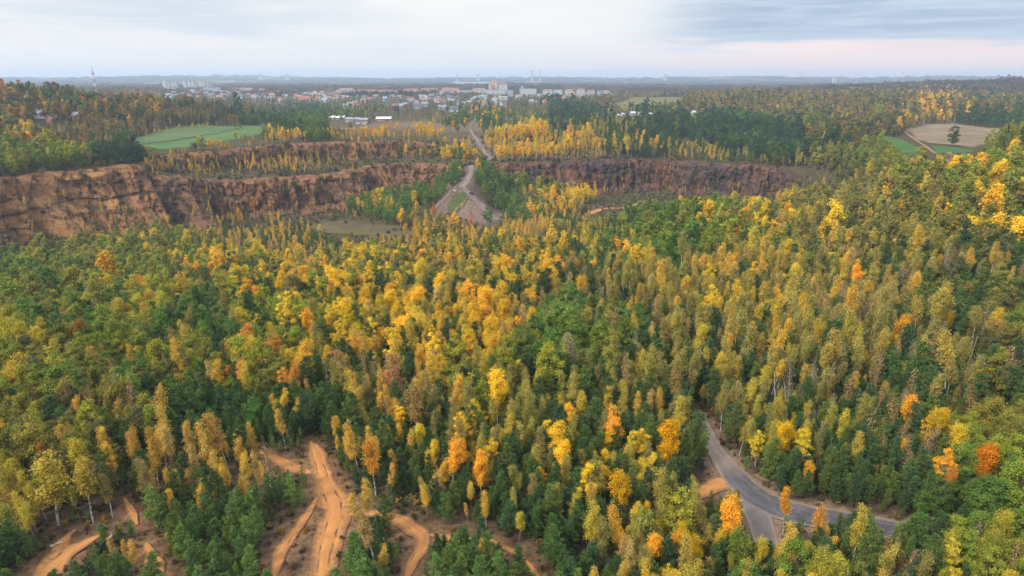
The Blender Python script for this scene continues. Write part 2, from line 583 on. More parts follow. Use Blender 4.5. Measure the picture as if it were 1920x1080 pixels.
def sand_mat(name, a, b, c_, sc=1.0, soil=(0.19, 0.098, 0.05)):
    m, t, out = mat(name)
    geo = t.n('ShaderNodeNewGeometry')
    pos = geo.outputs['Position']
    n1 = t.noise(pos, 0.35 * sc, 5, 0.65, 0.5)
    n2 = t.noise(pos, 3.0 * sc, 4, 0.7)
    n3 = t.noise(pos, 0.12 * sc, 3, 0.5)
    n4 = t.noise(pos, 1.1 * sc, 5, 0.7)
    acr = t.n('ShaderNodeAttribute', attribute_name='across').outputs['Fac']
    c = t.mix(t.mapr(n1, .34, .66), a, b)
    c = t.mix(t.math('MULTIPLY', t.mapr(n2, .5, .72), 0.6), c, c_)
    c = t.mix(t.math('MULTIPLY', t.mapr(n3, .5, .7), 0.4), c, c_)
    # packed wheel lines wander along the track
    w_ = t.math('ABSOLUTE', t.math('SUBTRACT', t.math('ABSOLUTE', t.math('ADD', acr, t.math('MULTIPLY', t.math('SUBTRACT', n1, .5), .7))), 0.38))
    c = t.mix(t.math('MULTIPLY', t.mapr(w_, .13, .03), 0.38), c, c_)
    # crumbling edge: soil and litter creep in
    e_ = t.math('ADD', t.math('ABSOLUTE', acr), t.math('MULTIPLY', t.math('SUBTRACT', n4, .5), 1.5))
    c = t.mix(t.mapr(e_, .40, 1.0), c, soil)
    bs = t.n('ShaderNodeBsdfDiffuse')
    t.l(c, bs.inputs[0])
    bp = t.n('ShaderNodeBump')
    bp.inputs['Strength'].default_value = 0.6
    bp.inputs['Distance'].default_value = 0.15
    t.l(t.math('ADD', n2, n4), bp.inputs['Height'])
    t.l(bp.outputs[0], bs.inputs['Normal'])
    t.l(bs.outputs[0], out.inputs[0])
    return m


M['sand'] = sand_mat('orange_sand', (0.38, 0.165, 0.054), (0.45, 0.205, 0.07), (0.27, 0.115, 0.046))
M['brown_dirt'] = sand_mat('brown_dirt', (0.17, 0.10, 0.06), (0.22, 0.13, 0.08), (0.12, 0.075, 0.05), 1.0, (0.09, 0.06, 0.04))
M['verge'] = sand_mat('verge_gravel', (0.19, 0.12, 0.075), (0.26, 0.17, 0.115), (0.13, 0.088, 0.058), soil=(0.10, 0.07, 0.045))
M['gravel'] = sand_mat('haul_gravel', (0.22, 0.17, 0.145), (0.18, 0.13, 0.11), (0.13, 0.10, 0.085), 0.5, (0.12, 0.09, 0.07))
M['spoil'] = sand_mat('spoil', (0.16, 0.115, 0.10), (0.21, 0.15, 0.125), (0.10, 0.075, 0.07), 0.4, (0.13, 0.095, 0.08))
M['chalk'] = sand_mat('pale_stone', (0.36, 0.32, 0.29), (0.42, 0.38, 0.35), (0.28, 0.25, 0.22), 0.5, (0.36, 0.32, 0.29))


def asphalt_mat():
    m, t, out = mat('asphalt')
    geo = t.n('ShaderNodeNewGeometry')
    pos = geo.outputs['Position']
    n1 = t.noise(t.scale(pos, (0.5, 0.22, 1)), 0.42, 5, 0.6, 1.2)
    n2 = t.noise(pos, 4.0, 4, 0.7)
    at_ = t.n('ShaderNodeAttribute', attribute_name='dust')
    c = t.mix(t.mapr(n2, .3, .7), (0.046, 0.044, 0.048), (0.07, 0.066, 0.07))
    dust = t.math('ADD', t.math('MULTIPLY', t.mapr(n1, .5, .7), 0.22), at_.outputs['Fac'], clamp=True)
    c = t.mix(dust, c, (0.26, 0.19, 0.145))
    n5 = t.noise(pos, 0.9, 5, 0.7)
    acr = t.n('ShaderNodeAttribute', attribute_name='across').outputs['Fac']
    e_ = t.math('ADD', t.math('ABSOLUTE', acr), t.math('MULTIPLY', t.math('SUBTRACT', n5, .5), .9))
    c = t.mix(t.mapr(e_, .74, 1.0), c, (0.21, 0.145, 0.10))
    c = t.mix(t.math('MULTIPLY', t.mapr(n5, .58, .70), .5), c, (0.17, 0.13, 0.10))
    wl_ = t.math('ABSOLUTE', t.math('SUBTRACT', t.math('ABSOLUTE', t.math('ADD', acr, t.math('MULTIPLY', t.math('SUBTRACT', n1, .5), .5))), 0.4))
    c = t.mix(t.math('MULTIPLY', t.mapr(wl_, .16, .02), .4), c, (0.13, 0.105, 0.09))
    cr = t.n('ShaderNodeTexVoronoi', feature='DISTANCE_TO_EDGE')
    dv = t.n('ShaderNodeVectorMath', operation='MULTIPLY_ADD')
    cn = t.n('ShaderNodeTexNoise'); t.l(pos, cn.inputs['Vector']); cn.inputs['Scale'].default_value = 0.5; cn.inputs['Detail'].default_value = 5
    t.l(cn.outputs['Color'], dv.inputs[0]); dv.inputs[1].default_value = (3.5, 3.5, 3.5); t.l(pos, dv.inputs[2])
    t.l(dv.outputs[0], cr.inputs['Vector']); cr.inputs['Scale'].default_value = 0.33
    c = t.mix(t.math('MULTIPLY', t.mapr(cr.outputs['Distance'], .02, .0), .3), c, (0.022, 0.021, 0.022))
    b = t.n('ShaderNodeBsdfPrincipled')
    t.l(c, b.inputs['Base Color'])
    b.inputs['Roughness'].default_value = 0.75
    b.inputs['Specular IOR Level'].default_value = 0.3
    t.l(b.outputs[0], out.inputs[0])
    return m


M['asphalt'] = asphalt_mat()


def rock_mat(name, cols, dark, dk=0.6):
    m, t, out = mat(name)
    geo = t.n('ShaderNodeNewGeometry')
    pos = geo.outputs['Position']
    big = t.noise(pos, 0.035, 4, 0.6, 0.6)
    strata = t.noise(t.scale(pos, (0.05, 0.05, 1.1)), 0.9, 4, 0.6, 0.3)
    streak = t.noise(t.scale(pos, (1, 1, 0.12)), 0.35, 4, 0.65)
    fine = t.noise(pos, 1.4, 4, 0.7)
    mid = t.noise(t.scale(pos, (1, 1, 0.6)), 0.16, 5, 0.7, 0.5)
    c = t.mix(t.mapr(big, .42, .58), cols[0], cols[1])
    c = t.mix(t.math('MULTIPLY', t.mapr(strata, .50, .62), 0.5), c, cols[2])
    c = t.mix(t.math('MULTIPLY', t.mapr(mid, .49, .60), dk), c, dark)
    c = t.mix(t.math('MULTIPLY', t.mapr(streak, .53, .64), 0.6), c, dark)
    c = t.mix(t.math('MULTIPLY', t.mapr(fine, .54, .68), 0.55), c, cols[3])
    b = t.n('ShaderNodeBsdfDiffuse')
    t.l(c, b.inputs[0])
    bp = t.n('ShaderNodeBump')
    bp.inputs['Strength'].default_value = 0.9
    bp.inputs['Distance'].default_value = 0.8
    t.l(t.math('ADD', fine, streak), bp.inputs['Height'])
    t.l(bp.outputs[0], b.inputs['Normal'])
    t.l(b.outputs[0], out.inputs[0])
    return m


M['rock_ochre'] = rock_mat('rock_ochre', [(0.33, 0.155, 0.058), (0.23, 0.105, 0.045), (0.37, 0.205, 0.085), (0.33, 0.24, 0.145)], (0.075, 0.046, 0.028), 0.75)
M['rock_brown'] = rock_mat('rock_brown', [(0.23, 0.10, 0.048), (0.16, 0.082, 0.048), (0.26, 0.14, 0.07), (0.25, 0.17, 0.10)], (0.055, 0.038, 0.028), 0.75)
M['rock_dark'] = rock_mat('rock_dark', [(0.07, 0.048, 0.042), (0.16, 0.066, 0.04), (0.09, 0.06, 0.048), (0.19, 0.135, 0.09)], (0.03, 0.025, 0.024), 0.85)


def field_mat(name, a, b, rows, edge):
    m, t, out = mat(name)
    geo = t.n('ShaderNodeNewGeometry')
    pos = geo.outputs['Position']
    n1 = t.noise(pos, 0.02, 4, 0.6)
    n2 = t.noise(t.scale(pos, (0.03, rows, 1)), 0.5, 3, 0.6)
    n3 = t.noise(pos, 0.4, 3, 0.6)
    c = t.mix(t.mapr(n1, .35, .65), a, b)
    c = t.mix(t.math('MULTIPLY', t.mapr(n2, .5, .66), 0.55), c, edge)
    c = t.mix(t.math('MULTIPLY', t.mapr(n3, .5, .7), 0.25), c, edge)
    bs = t.n('ShaderNodeBsdfDiffuse')
    t.l(c, bs.inputs[0])
    t.l(bs.outputs[0], out.inputs[0])
    return m


M['crop_dull'] = field_mat('crop_dull', (0.075, 0.115, 0.05), (0.095, 0.135, 0.055), 0.10, (0.075, 0.095, 0.045))
M['crop'] = field_mat('crop', (0.07, 0.122, 0.048), (0.088, 0.14, 0.052), 0.10, (0.08, 0.12, 0.045))
M['meadow'] = field_mat('meadow', (0.05, 0.108, 0.032), (0.06, 0.122, 0.036), 0.08, (0.06, 0.09, 0.03))
M['dry_field'] = field_mat('dry_field', (0.22, 0.165, 0.105), (0.16, 0.12, 0.075), 0.16, (0.085, 0.07, 0.04))
M['dry_hill'] = field_mat('dry_hill', (0.16, 0.13, 0.07), (0.13, 0.115, 0.055), 0.05, (0.10, 0.085, 0.04))
M['pit_meadow'] = field_mat('pit_meadow', (0.105, 0.074, 0.045), (0.10, 0.088, 0.032), 0.1, (0.07, 0.05, 0.036))
M['grass_bank'] = field_mat('grass_bank', (0.06, 0.075, 0.025), (0.075, 0.08, 0.03), 0.4, (0.045, 0.05, 0.025))


# ------------------------------------------------------------------ ground sheet
def trk(pix):
    return [at(a[0], a[1]) for a in pix]


# tracks: pixel, pixel, width in metres
TRACKS = {
    'main': [(583, 828, 2.4), (598, 868, 3.4), (612, 905, 4.2), (627, 945, 5.4), (628, 972, 5.0), (616, 1005, 3.8), (607, 1040, 3.6), (598, 1095, 3.8)],
    'shelf': [(488, 848, 2.0), (520, 862, 3.4), (552, 880, 3.6), (592, 888, 3.0)],
    'fork': [(600, 925, 1.6), (572, 975, 1.8), (540, 1008, 2.4), (522, 1042, 2.2), (508, 1095, 2.2)],
    'link': [(640, 968, 2.6), (690, 962, 2.2), (742, 972, 2.6), (772, 988, 3.8), (797, 1004, 3.8), (788, 1030, 2.6), (770, 1060, 2.4), (758, 1095, 2.4)],
    'east': [(795, 1003, 2.2), (850, 1010, 1.8), (910, 1013, 1.6), (962, 1032, 1.8), (985, 1058, 2.0), (1020, 1095, 2.2)],
    'west': [(60, 1100, 7.0), (98, 1060, 5.6), (130, 1035, 4.6), (172, 1012, 3.2), (200, 1000, 2.0)],
    'west_spur': [(98, 1050, 3.6), (120, 1012, 2.6), (142, 994, 2.0)],
    'path': [(234, 935, 1.6), (246, 958, 2.2), (258, 985, 2.0)],
    'path_low': [(274, 1020, 2.4), (286, 1050, 3.0), (300, 1095, 3.6)],
    'junction': [(1374, 893, 7.5), (1345, 908, 5.0), (1318, 924, 4.2), (1298, 940, 3.2)],
}
tracks_w = {k: [at(a, b) + (w * (.92 if k == 'main' else .74),) for a, b, w in v] for k, v in TRACKS.items()}
ROAD = [(1306, 770, 3.2), (1330, 828, 4.0), (1356, 868, 5.0), (1392, 912, 7.0), (1436, 948, 8.4), (1500, 966, 8.0), (1580, 980, 7.2), (1670, 994, 6.6), (1760, 1008, 6.0)]
STUB = [(1400, 930, 6.0), (1420, 965, 5.6), (1434, 1010, 5.0), (1440, 1050, 4.4)]
road_w = [at(a, b) + (w * .76,) for a, b, w in ROAD]
stub_w = [at(a, b) + (w * .7,) for a, b, w in STUB]
SIDE = [(1768, 640, 2.6), (1795, 690, 3.0), (1822, 735, 3.4), (1850, 785, 3.0)]
side_w = [at(a, b) + (w,) for a, b, w in SIDE]
HAUL = [(905, 216, 2.6), (893, 224, 3), (880, 236, 3.4), (884, 250, 4), (895, 266, 4), (906, 281, 4), (922, 296, 4.5)]
haul_w = [at(a, b) + (w,) for a, b, w in HAUL]
_l = haul_w[-1]
ramp_w = [(p[0], p[1], p[2], w) for p, w in zip(SPUR[0], (5, 5.5, 6, 8))]
haul_w += [(ramp_w[0][0] + 14, ramp_w[0][1] + 16, 0, 5), (ramp_w[0][0], ramp_w[0][1] + 4, 0, 5)] + ramp_w[1:]
arm_l = [(p[0], p[1], p[2], w) for p, w in zip(SPUR[1], (5, 3.5, 3.5, 3))]
arm_r = [(p[0], p[1], p[2], w) for p, w in zip(SPUR[2], (5, 5.5, 7, 9))]
PITTRACK = [(1104, 402, 5), (1120, 395, 6), (1140, 391, 3), (1165, 391, 2.6), (1195, 382, 3), (1240, 372, 2)]
pittrack_w = [at(a, b) + (w,) for a, b, w in PITTRACK]
FIELDPATH = [(1695, 246, 3.5), (1708, 257, 3.5), (1722, 267, 3.5), (1738, 276, 3.5), (1770, 290, 3.5), (1790, 300, 3.5)]
fieldpath_w = [at(a, b) + (w,) for a, b, w in FIELDPATH]
ALL_TRACKS = list(tracks_w.values()) + [road_w, stub_w, side_w, haul_w, arm_l, arm_r, pittrack_w, fieldpath_w]

FIELD_POLY = {
    'field_far': [(222, 264), (300, 246), (372, 234), (470, 235), (412, 249), (330, 263), (262, 271), (230, 270)],
    'field_near': [(262, 272.5), (332, 264.5), (413, 250.2), (468, 236.2), (500, 237), (503, 249), (455, 259), (400, 268), (350, 277), (300, 281)],
    'meadow_left': [(1618, 252), (1660, 256), (1692, 262), (1714, 273), (1735, 282), (1720, 295), (1680, 292), (1640, 280)],
    'meadow_right': [(1748, 274), (1790, 277), (1826, 281), (1824, 294), (1800, 302), (1770, 288)],
    'dry_field': [(1698, 243), (1730, 234), (1785, 232), (1850, 240), (1925, 244), (1925, 252), (1860, 262), (1830, 277), (1780, 272), (1735, 268), (1712, 256)],
    'dry_hill': [(1150, 196), (1180, 186), (1240, 182), (1290, 183), (1285, 196), (1230, 204), (1170, 206)],
    'pit_meadow': [(560, 422), (620, 416), (700, 420), (775, 428), (785, 437), (720, 444), (640, 440), (580, 432)],
}
field_w = {k: [at(a, b)[:2] for a, b in v] for k, v in FIELD_POLY.items()}


def track_dist(x, y):
    """signed distance to the nearest track edge (negative on it) and 1 on the orange sand ones"""
    best = np.full(np.shape(x), 1e9)
    for tr in ALL_TRACKS:
        d, w = poly_dist([a[:2] for a in tr], x, y, [a[3] for a in tr])
        best = np.minimum(best, d - w / 2)
    return best


SANDY = [tracks_w[k] for k in tracks_w]


def sand_dist(x, y):
    best = np.full(np.shape(x), 1e9)
    for tr in SANDY:
        d, w = poly_dist([a[:2] for a in tr], x, y, [a[3] for a in tr])
        best = np.minimum(best, d - w / 2)
    return best


def build_ground():
    x, y, z = GX.ravel(), GY.ravel(), GZ.ravel()
    mb = MB()
    mb.grid(np.stack([GX, GY, GZ], -1))
    o = mb.obj('ground', M['ground'], smooth=True)
    tag(o, kind='structure')
    dist = np.hypot(x, y)
    litter = np.array([0.08, 0.056, 0.036]); olive = np.array([0.062, 0.06, 0.024]); sand = np.array([0.24, 0.12, 0.055])
    n = fbm(x / 30, y / 30, 55, 3) + .5
    c = litter * (1 - n[:, None]) + olive * n[:, None]
    # leaf litter reddish brown on the open near slope
    near = (1 - sstep(105, 150, y))[:, None] * 0.8
    c = c * (1 - near) + near * (np.array([0.088, 0.060, 0.045]) * (0.7 + 0.6 * n[:, None]))
    sdist = sand_dist(x, y) + fbm(x / 4, y / 4, 77, 3) * 3.0
    k = (1 - sstep(-1.0, 2.4, sdist))[:, None] * 0.8
    c = c * (1 - k) + sand * k
    # bare quarry ground and the open plain behind the quarry
    def blob(px, py, rx, ry, zc):
        bx, by = at(px, py)[:2]
        return np.exp(-((x - bx) / rx) ** 2 - ((y - by) / ry) ** 2)
    bare = np.array([0.17, 0.125, 0.088])
    for (px, py, rx, ry) in ((880, 240, 60, 90), (900, 268, 34, 40), (780, 234, 90, 60), (990, 293, 60, 14), (870, 400, 46, 24), (1150, 388, 34, 16), (640, 240, 60, 25), (930, 222, 80, 60)):
        b = np.clip(blob(px, py, rx, ry, 0) * 1.1 * (0.7 + n * 0.6), 0, 0.95)[:, None]
        c = c * (1 - b) + bare * b
    sp_d = np.full(x.shape, 1e9)
    for arm in SPUR:
        sp_d = np.minimum(sp_d, poly_dist([a[:2] for a in arm], x, y)[0])
    k = ((1 - sstep(14, 30, sp_d + fbm(x / 12, y / 12, 44, 3) * 12)) * 0.9)[:, None]
    c = c * (1 - k) + (np.array([0.15, 0.108, 0.09]) * (0.75 + .5 * n[:, None])) * k
    # countryside far away: woods, meadows and ploughland in broad patches
    f = sstep(1300, 2200, dist)[:, None]
    p = fbm(x / 420, y / 800, 66, 3)
    far = np.where((p > 0.07)[:, None], np.array([0.12, 0.13, 0.045]), np.array([0.060, 0.058, 0.038]))
    far = np.where((p > 0.16)[:, None], np.array([0.20, 0.16, 0.09]), far)
    c = c * (1 - f) + far * f
    ca = o.data.color_attributes.new('earth', 'FLOAT_COLOR', 'POINT')
    ca.data.foreach_set('color', np.concatenate([c, np.ones((len(c), 1))], 1).astype(np.float32).ravel())


build_ground()


def ribbon(name, path, m, lift=0.06, step=1.0, cross=9, rough=0.6, ruts=0.0, edge=0.35, dust=None, seed=0, kind='structure', drop=0.12):
    """a sheet draped on the ground along a path of (x, y, z, width)"""
    p = np.array(chaikin([(a[0], a[1], a[3]) for a in path], 3))
    seg = np.hypot(np.diff(p[:, 0]), np.diff(p[:, 1])); L = np.concatenate([[0], np.cumsum(seg)])
    n = max(4, int(L[-1] / step))
    s = np.linspace(0, L[-1], n)
    X, Y, W = [np.interp(s, L, p[:, i]) for i in range(3)]
    W = W * (0.35 + 0.65 * sstep(0, 3.5, s) * sstep(0, 3.5, L[-1] - s))
    fade = (sstep(0, 4, s) * sstep(0, 4, L[-1] - s))[:, None]
    dx, dy = np.gradient(X), np.gradient(Y)
    l = np.hypot(dx, dy) + 1e-9
    nx, ny = -dy / l, dx / l
    t = np.linspace(-1, 1, cross)
    eL = 1 + edge * fbm(s / 3.0, s * 0 + seed, 101 + seed, 3) * 2.4
    eR = 1 + edge * fbm(s / 3.0, s * 0 + seed + 9, 151 + seed, 3) * 2.4
    off = np.where(t[None, :] < 0, t[None, :] * eL[:, None], t[None, :] * eR[:, None]) * (W / 2)[:, None]
    PX = X[:, None] + nx[:, None] * off; PY = Y[:, None] + ny[:, None] * off
    PZ = hz(PX, PY) + lift
    if ruts:
        PZ += fade * ruts * (np.abs(t)[None, :] ** 4 * 0.6 - np.exp(-((np.abs(t) - 0.42) / 0.14) ** 2)[None, :] * 0.5) + fbm(PX / 1.7, PY / 1.7, 111, 2) * ruts
    PZ[:, 0] -= drop; PZ[:, -1] -= drop
    mb = MB(); mb.grid(np.stack([PX, PY, PZ], -1))
    o = mb.obj(name, m, smooth=True)
    tag(o, kind=kind)
    a = o.data.attributes.new('across', 'FLOAT', 'POINT')
    a.data.foreach_set('value', np.tile(t, n).astype(np.float32))
    if dust is not None:
        d = dust(s / L[-1])[:, None] * np.ones(cross)[None, :] + np.abs(t)[None, :] ** 6 * 0.5 + 0.25 * (np.exp(-((t - .1) / .25) ** 2))[None, :] * dust(s / L[-1])[:, None]
        a = o.data.attributes.new('dust', 'FLOAT', 'POINT')
        a.data.foreach_set('value', np.clip(d, 0, 1).astype(np.float32).ravel())
    return o


for i, (k, tr) in enumerate(tracks_w.items()):
    ribbon('dirt_track', tr, M['sand'], lift=0.10 + 0.012 * i, cross=11, ruts=0.2, edge=0.5, seed=i * 7)
ribbon('road_verge', [(a, b, c, w + 5.0) for a, b, c, w in road_w], M['verge'], lift=0.07, cross=11, ruts=0.06, edge=0.35, seed=3)
ribbon('road_verge', [(a, b, c, w + 3.0) for a, b, c, w in stub_w], M['verge'], lift=0.062, cross=11, ruts=0.05, edge=0.3, seed=5)
apr = [at(1396, 893) + (5.0,), at(1430, 900) + (5.0,), at(1472, 908) + (3.0,)]
ribbon('dirt_track', apr, M['verge'], lift=0.075, cross=9, ruts=0.05, edge=0.3, seed=8)
ribbon('road', road_w, M['asphalt'], lift=0.26, cross=13, edge=0.06, dust=lambda u: 0.95 * (1 - sstep(0.30, 0.50, u)), drop=0.03, seed=1)
ribbon('road', stub_w, M['asphalt'], lift=0.25, cross=11, edge=0.08, dust=lambda u: 0.35 + 0 * u, drop=0.03, seed=2)
ribbon('dirt_track', side_w, M['brown_dirt'], lift=0.08, ruts=0.1, edge=0.4, seed=4)
ribbon('haul_road', haul_w, M['gravel'], lift=0.25, step=2, ruts=0.25, edge=0.3, seed=6)
ribbon('haul_road', arm_l, M['spoil'], lift=0.32, step=1.5, ruts=0.3, edge=0.3, seed=11)
ribbon('haul_road', arm_r, M['spoil'], lift=0.38, step=1.5, ruts=0.3, edge=0.3, seed=12)
streak = [at(a, b) + (w,) for a, b, w in ((872, 378, 1.5), (862, 389, 3.0), (852, 399, 4.0), (845, 406, 3.0))]
ribbon('sand_streak', streak, M['sand'], lift=0.5, step=1.5, ruts=0.2, edge=0.5, seed=16)
ribbon('pit_track', pittrack_w, M['sand'], lift=0.3, step=2, edge=0.5, seed=14)
ribbon('field_path', fieldpath_w, M['verge'], lift=0.5, step=2, edge=0.2, seed=15)


def sheet(name, poly, m, lift=0.25, cell=8.0, rag=.8):
    poly = [(a, b) for a, b in poly]
    # uneven outline
    q = []
    for (ax, ay), (bx, by) in zip(poly, poly[1:] + poly[:1]):
        k = max(1, int(math.hypot(bx - ax, by - ay) / cell))
        for i in range(k):
            q.append((ax + (bx - ax) * i / k + random.uniform(-rag, rag), ay + (by - ay) * i / k + random.uniform(-rag, rag)))
    a = np.array(q)
    gx, gy = np.meshgrid(np.arange(a[:, 0].min(), a[:, 0].max(), cell), np.arange(a[:, 1].min(), a[:, 1].max(), cell))
    ins = inside(q, gx, gy) & (poly_dist(q + q[:1], gx, gy)[0] > cell * .4)
    pts = [Vector(p) for p in q] + [Vector(p) for p in zip(gx[ins], gy[ins])]
    n = len(q)
    r = delaunay_2d_cdt(pts, [(i, (i + 1) % n) for i in range(n)], [list(range(n))], 1, 1e-4)
    v = np.array([(p.x, p.y) for p in r[0]])
    z = hz(v[:, 0], v[:, 1]) + lift
    mb = MB(); mb.add(np.column_stack([v, z]), np.array([f for f in r[2] if len(f) == 3]))
    o = mb.obj(name, m, smooth=True)
    return tag(o, kind='structure')


sheet('field', field_w['field_far'], M['crop_dull'])
sheet('field', field_w['field_near'], M['crop'])
sheet('meadow', field_w['meadow_left'], M['meadow'])
sheet('meadow', field_w['meadow_right'], M['meadow'])
sheet('field', field_w['dry_field'], M['dry_field'], rag=4.5)
sheet('field', field_w['dry_hill'], M['dry_hill'], rag=4.0)
sheet('meadow', field_w['pit_meadow'], M['pit_meadow'], rag=4.0)
bank = [at(848, 368)[:2], at(868, 360)[:2], at(880, 372)[:2], at(866, 392)[:2], at(850, 402)[:2], at(836, 402)[:2], at(842, 384)[:2]]
sheet('grass_bank', bank, M['grass_bank'], lift=0.5, cell=3)


# ------------------------------------------------------------------ quarry walls
def cliff(name, rim, m, seed, hmin=4, talus=0.22):
    p = np.array(chaikin([a[:2] for a in rim], 2))
    L = np.concatenate([[0], np.cumsum(np.hypot(np.diff(p[:, 0]), np.diff(p[:, 1])))])
    n = int(L[-1] / 1.3)
    s = np.linspace(0, L[-1], n)
    X, Y = np.interp(s, L, p[:, 0]), np.interp(s, L, p[:, 1])
    k = np.ones(9) / 9
    Xs = np.convolve(np.pad(X, 4, 'edge'), k, 'valid'); Ys = np.convolve(np.pad(Y, 4, 'edge'), k, 'valid')
    dx, dy = np.gradient(Xs), np.gradient(Ys)
    l = np.hypot(dx, dy) + 1e-9
    nx, ny = dy / l, -dx / l                    # out of the wall, towards the pit (rim runs left to right)
    zt = hz(X - nx * 7, Y - ny * 7) + 0.15 - sstep(.5, .85, vnoise(s / 16, s * 0, seed + 40)) * 2.2
    zb = hz(X + nx * 9, Y + ny * 9) - 1.0
    h = np.maximum(zt - zb, 0.5)
    nv = 46
    v = np.linspace(0, 1, nv)
    V, Sx = np.meshgrid(v, s)
    H = h[:, None]
    D = V * H                                    # depth below the rim
    lean = 0.24 * D + np.where(V > 1 - talus, (V - 1 + talus) * H * 1.3, 0)
    Z = zt[:, None] - D
    butt = fbm(Sx / 24, D / 70, seed, 3) * 11.0 + (np.abs(fbm(Sx / 8.0, D / 26, seed + 5, 4)) - 0.12) * -8.0
    Zw = Z + fbm(Sx / 30, D * 0, seed + 9, 3) * 14
    ledge_n = Zw / (7.0 + 3 * vnoise(Sx / 40, D * 0, seed + 2))
    ledge = sstep(.55, 1, ledge_n - np.floor(ledge_n)) * -1.6 * sstep(.42, .62, vnoise(Sx / 17, np.floor(ledge_n) * 3.1, seed + 4))
    slump = sstep(.55, .8, vnoise(Sx / 28, D * 0 + 3, seed + 21)) * sstep(.15, .9, V) * H * .45
    fiss = -sstep(.58, .8, vnoise(Sx / 2.8, D / 16, seed + 61)) * 2.2
    rough = fiss + fbm(Sx / 3.0, Z / 4.2, seed + 12, 4) * 5.5 - sstep(.62, .8, vnoise(Sx / 5.5, D / 30, seed + 31)) * 3.2
    butt = butt + slump
    amp = np.clip(H / 25, 0.25, 1) * sstep(0, 0.06, V)
    off = lean + (butt + 3.0 + ledge + rough) * amp + 1.6 * (1 - np.exp(-D / 1.6))
    off = np.maximum(off, 0.10 * D)
    PX = X[:, None] + nx[:, None] * off; PY = Y[:, None] + ny[:, None] * off
    # lip that runs back onto the flat ground
    lx, ly = X - nx * 8, Y - ny * 8
    lip = np.stack([lx, ly, hz(lx, ly) - 0.2], -1)[:, None, :]
    P = np.concatenate([lip, np.stack([PX, PY, Z + fbm(Sx / 3, D / 3, seed + 3, 2) * 0.8 * amp], -1)], 1)
    P = P[::-1]
    mb = MB(); mb.grid(P)
    o = mb.obj(name, m, smooth=False)
    tag(o, kind='structure')
    return dict(X=X, Y=Y, nx=nx, ny=ny, zt=zt, h=h, PX=PX, PY=PY, PZ=Z)


ci1 = [i for i, a in enumerate(RIM1)]
cl_a = cliff('quarry_cliff', r1[0:6], M['rock_ochre'], 11)
cl_b = cliff('quarry_cliff', r1[5:14], M['rock_brown'], 31)
cl_c = cliff('quarry_cliff', r2[5:15], M['rock_brown'], 51)
cl_d = cliff('quarry_cliff', r2[14:21], M['rock_dark'], 71)
cl_e = cliff('quarry_cliff', r1[15:19], M['rock_brown'], 91)

# ------------------------------------------------------------------ tree kinds
def unit(v):
    return v / (np.linalg.norm(v, axis=-1, keepdims=True) + 1e-9)


def leaves(mb, c, size, out, mat_i=1, aspect=0.7, up=0.35, rnd=0.9, r=rng):
    """diamond leaf sprays at the points c"""
    n = len(c)
    nr = unit(out * 0.6 + np.array([0, 0, up]) + r.normal(0, rnd * 0.6, (n, 3)))
    a = unit(np.cross(nr, r.normal(0, 1, (n, 3))))
    b = np.cross(nr, a)
    s = np.asarray(size)[:, None]
    k = r.uniform(0.75, 1.25, (n, 1))
    fold = nr * s * 0.18
    p = np.stack([c + a * s * k, c + b * s * aspect + fold, c - a * s / k, c - b * s * aspect + fold], 1)
    i = np.arange(n * 4).reshape(n, 4)
    mb.add(p.reshape(-1, 3), i, mat_i)


def curve_up(base, d, L, rise, n=4, r=rng, wob=0.05):
    """a branch that starts along d and bends by rise"""
    t = np.linspace(0, 1, n)[:, None]
    p = base + d * L * t + np.array([0, 0, rise]) * L * t ** 2
    p[1:] += r.normal(0, wob * L, (n - 1, 3)) * 0.5
    return p


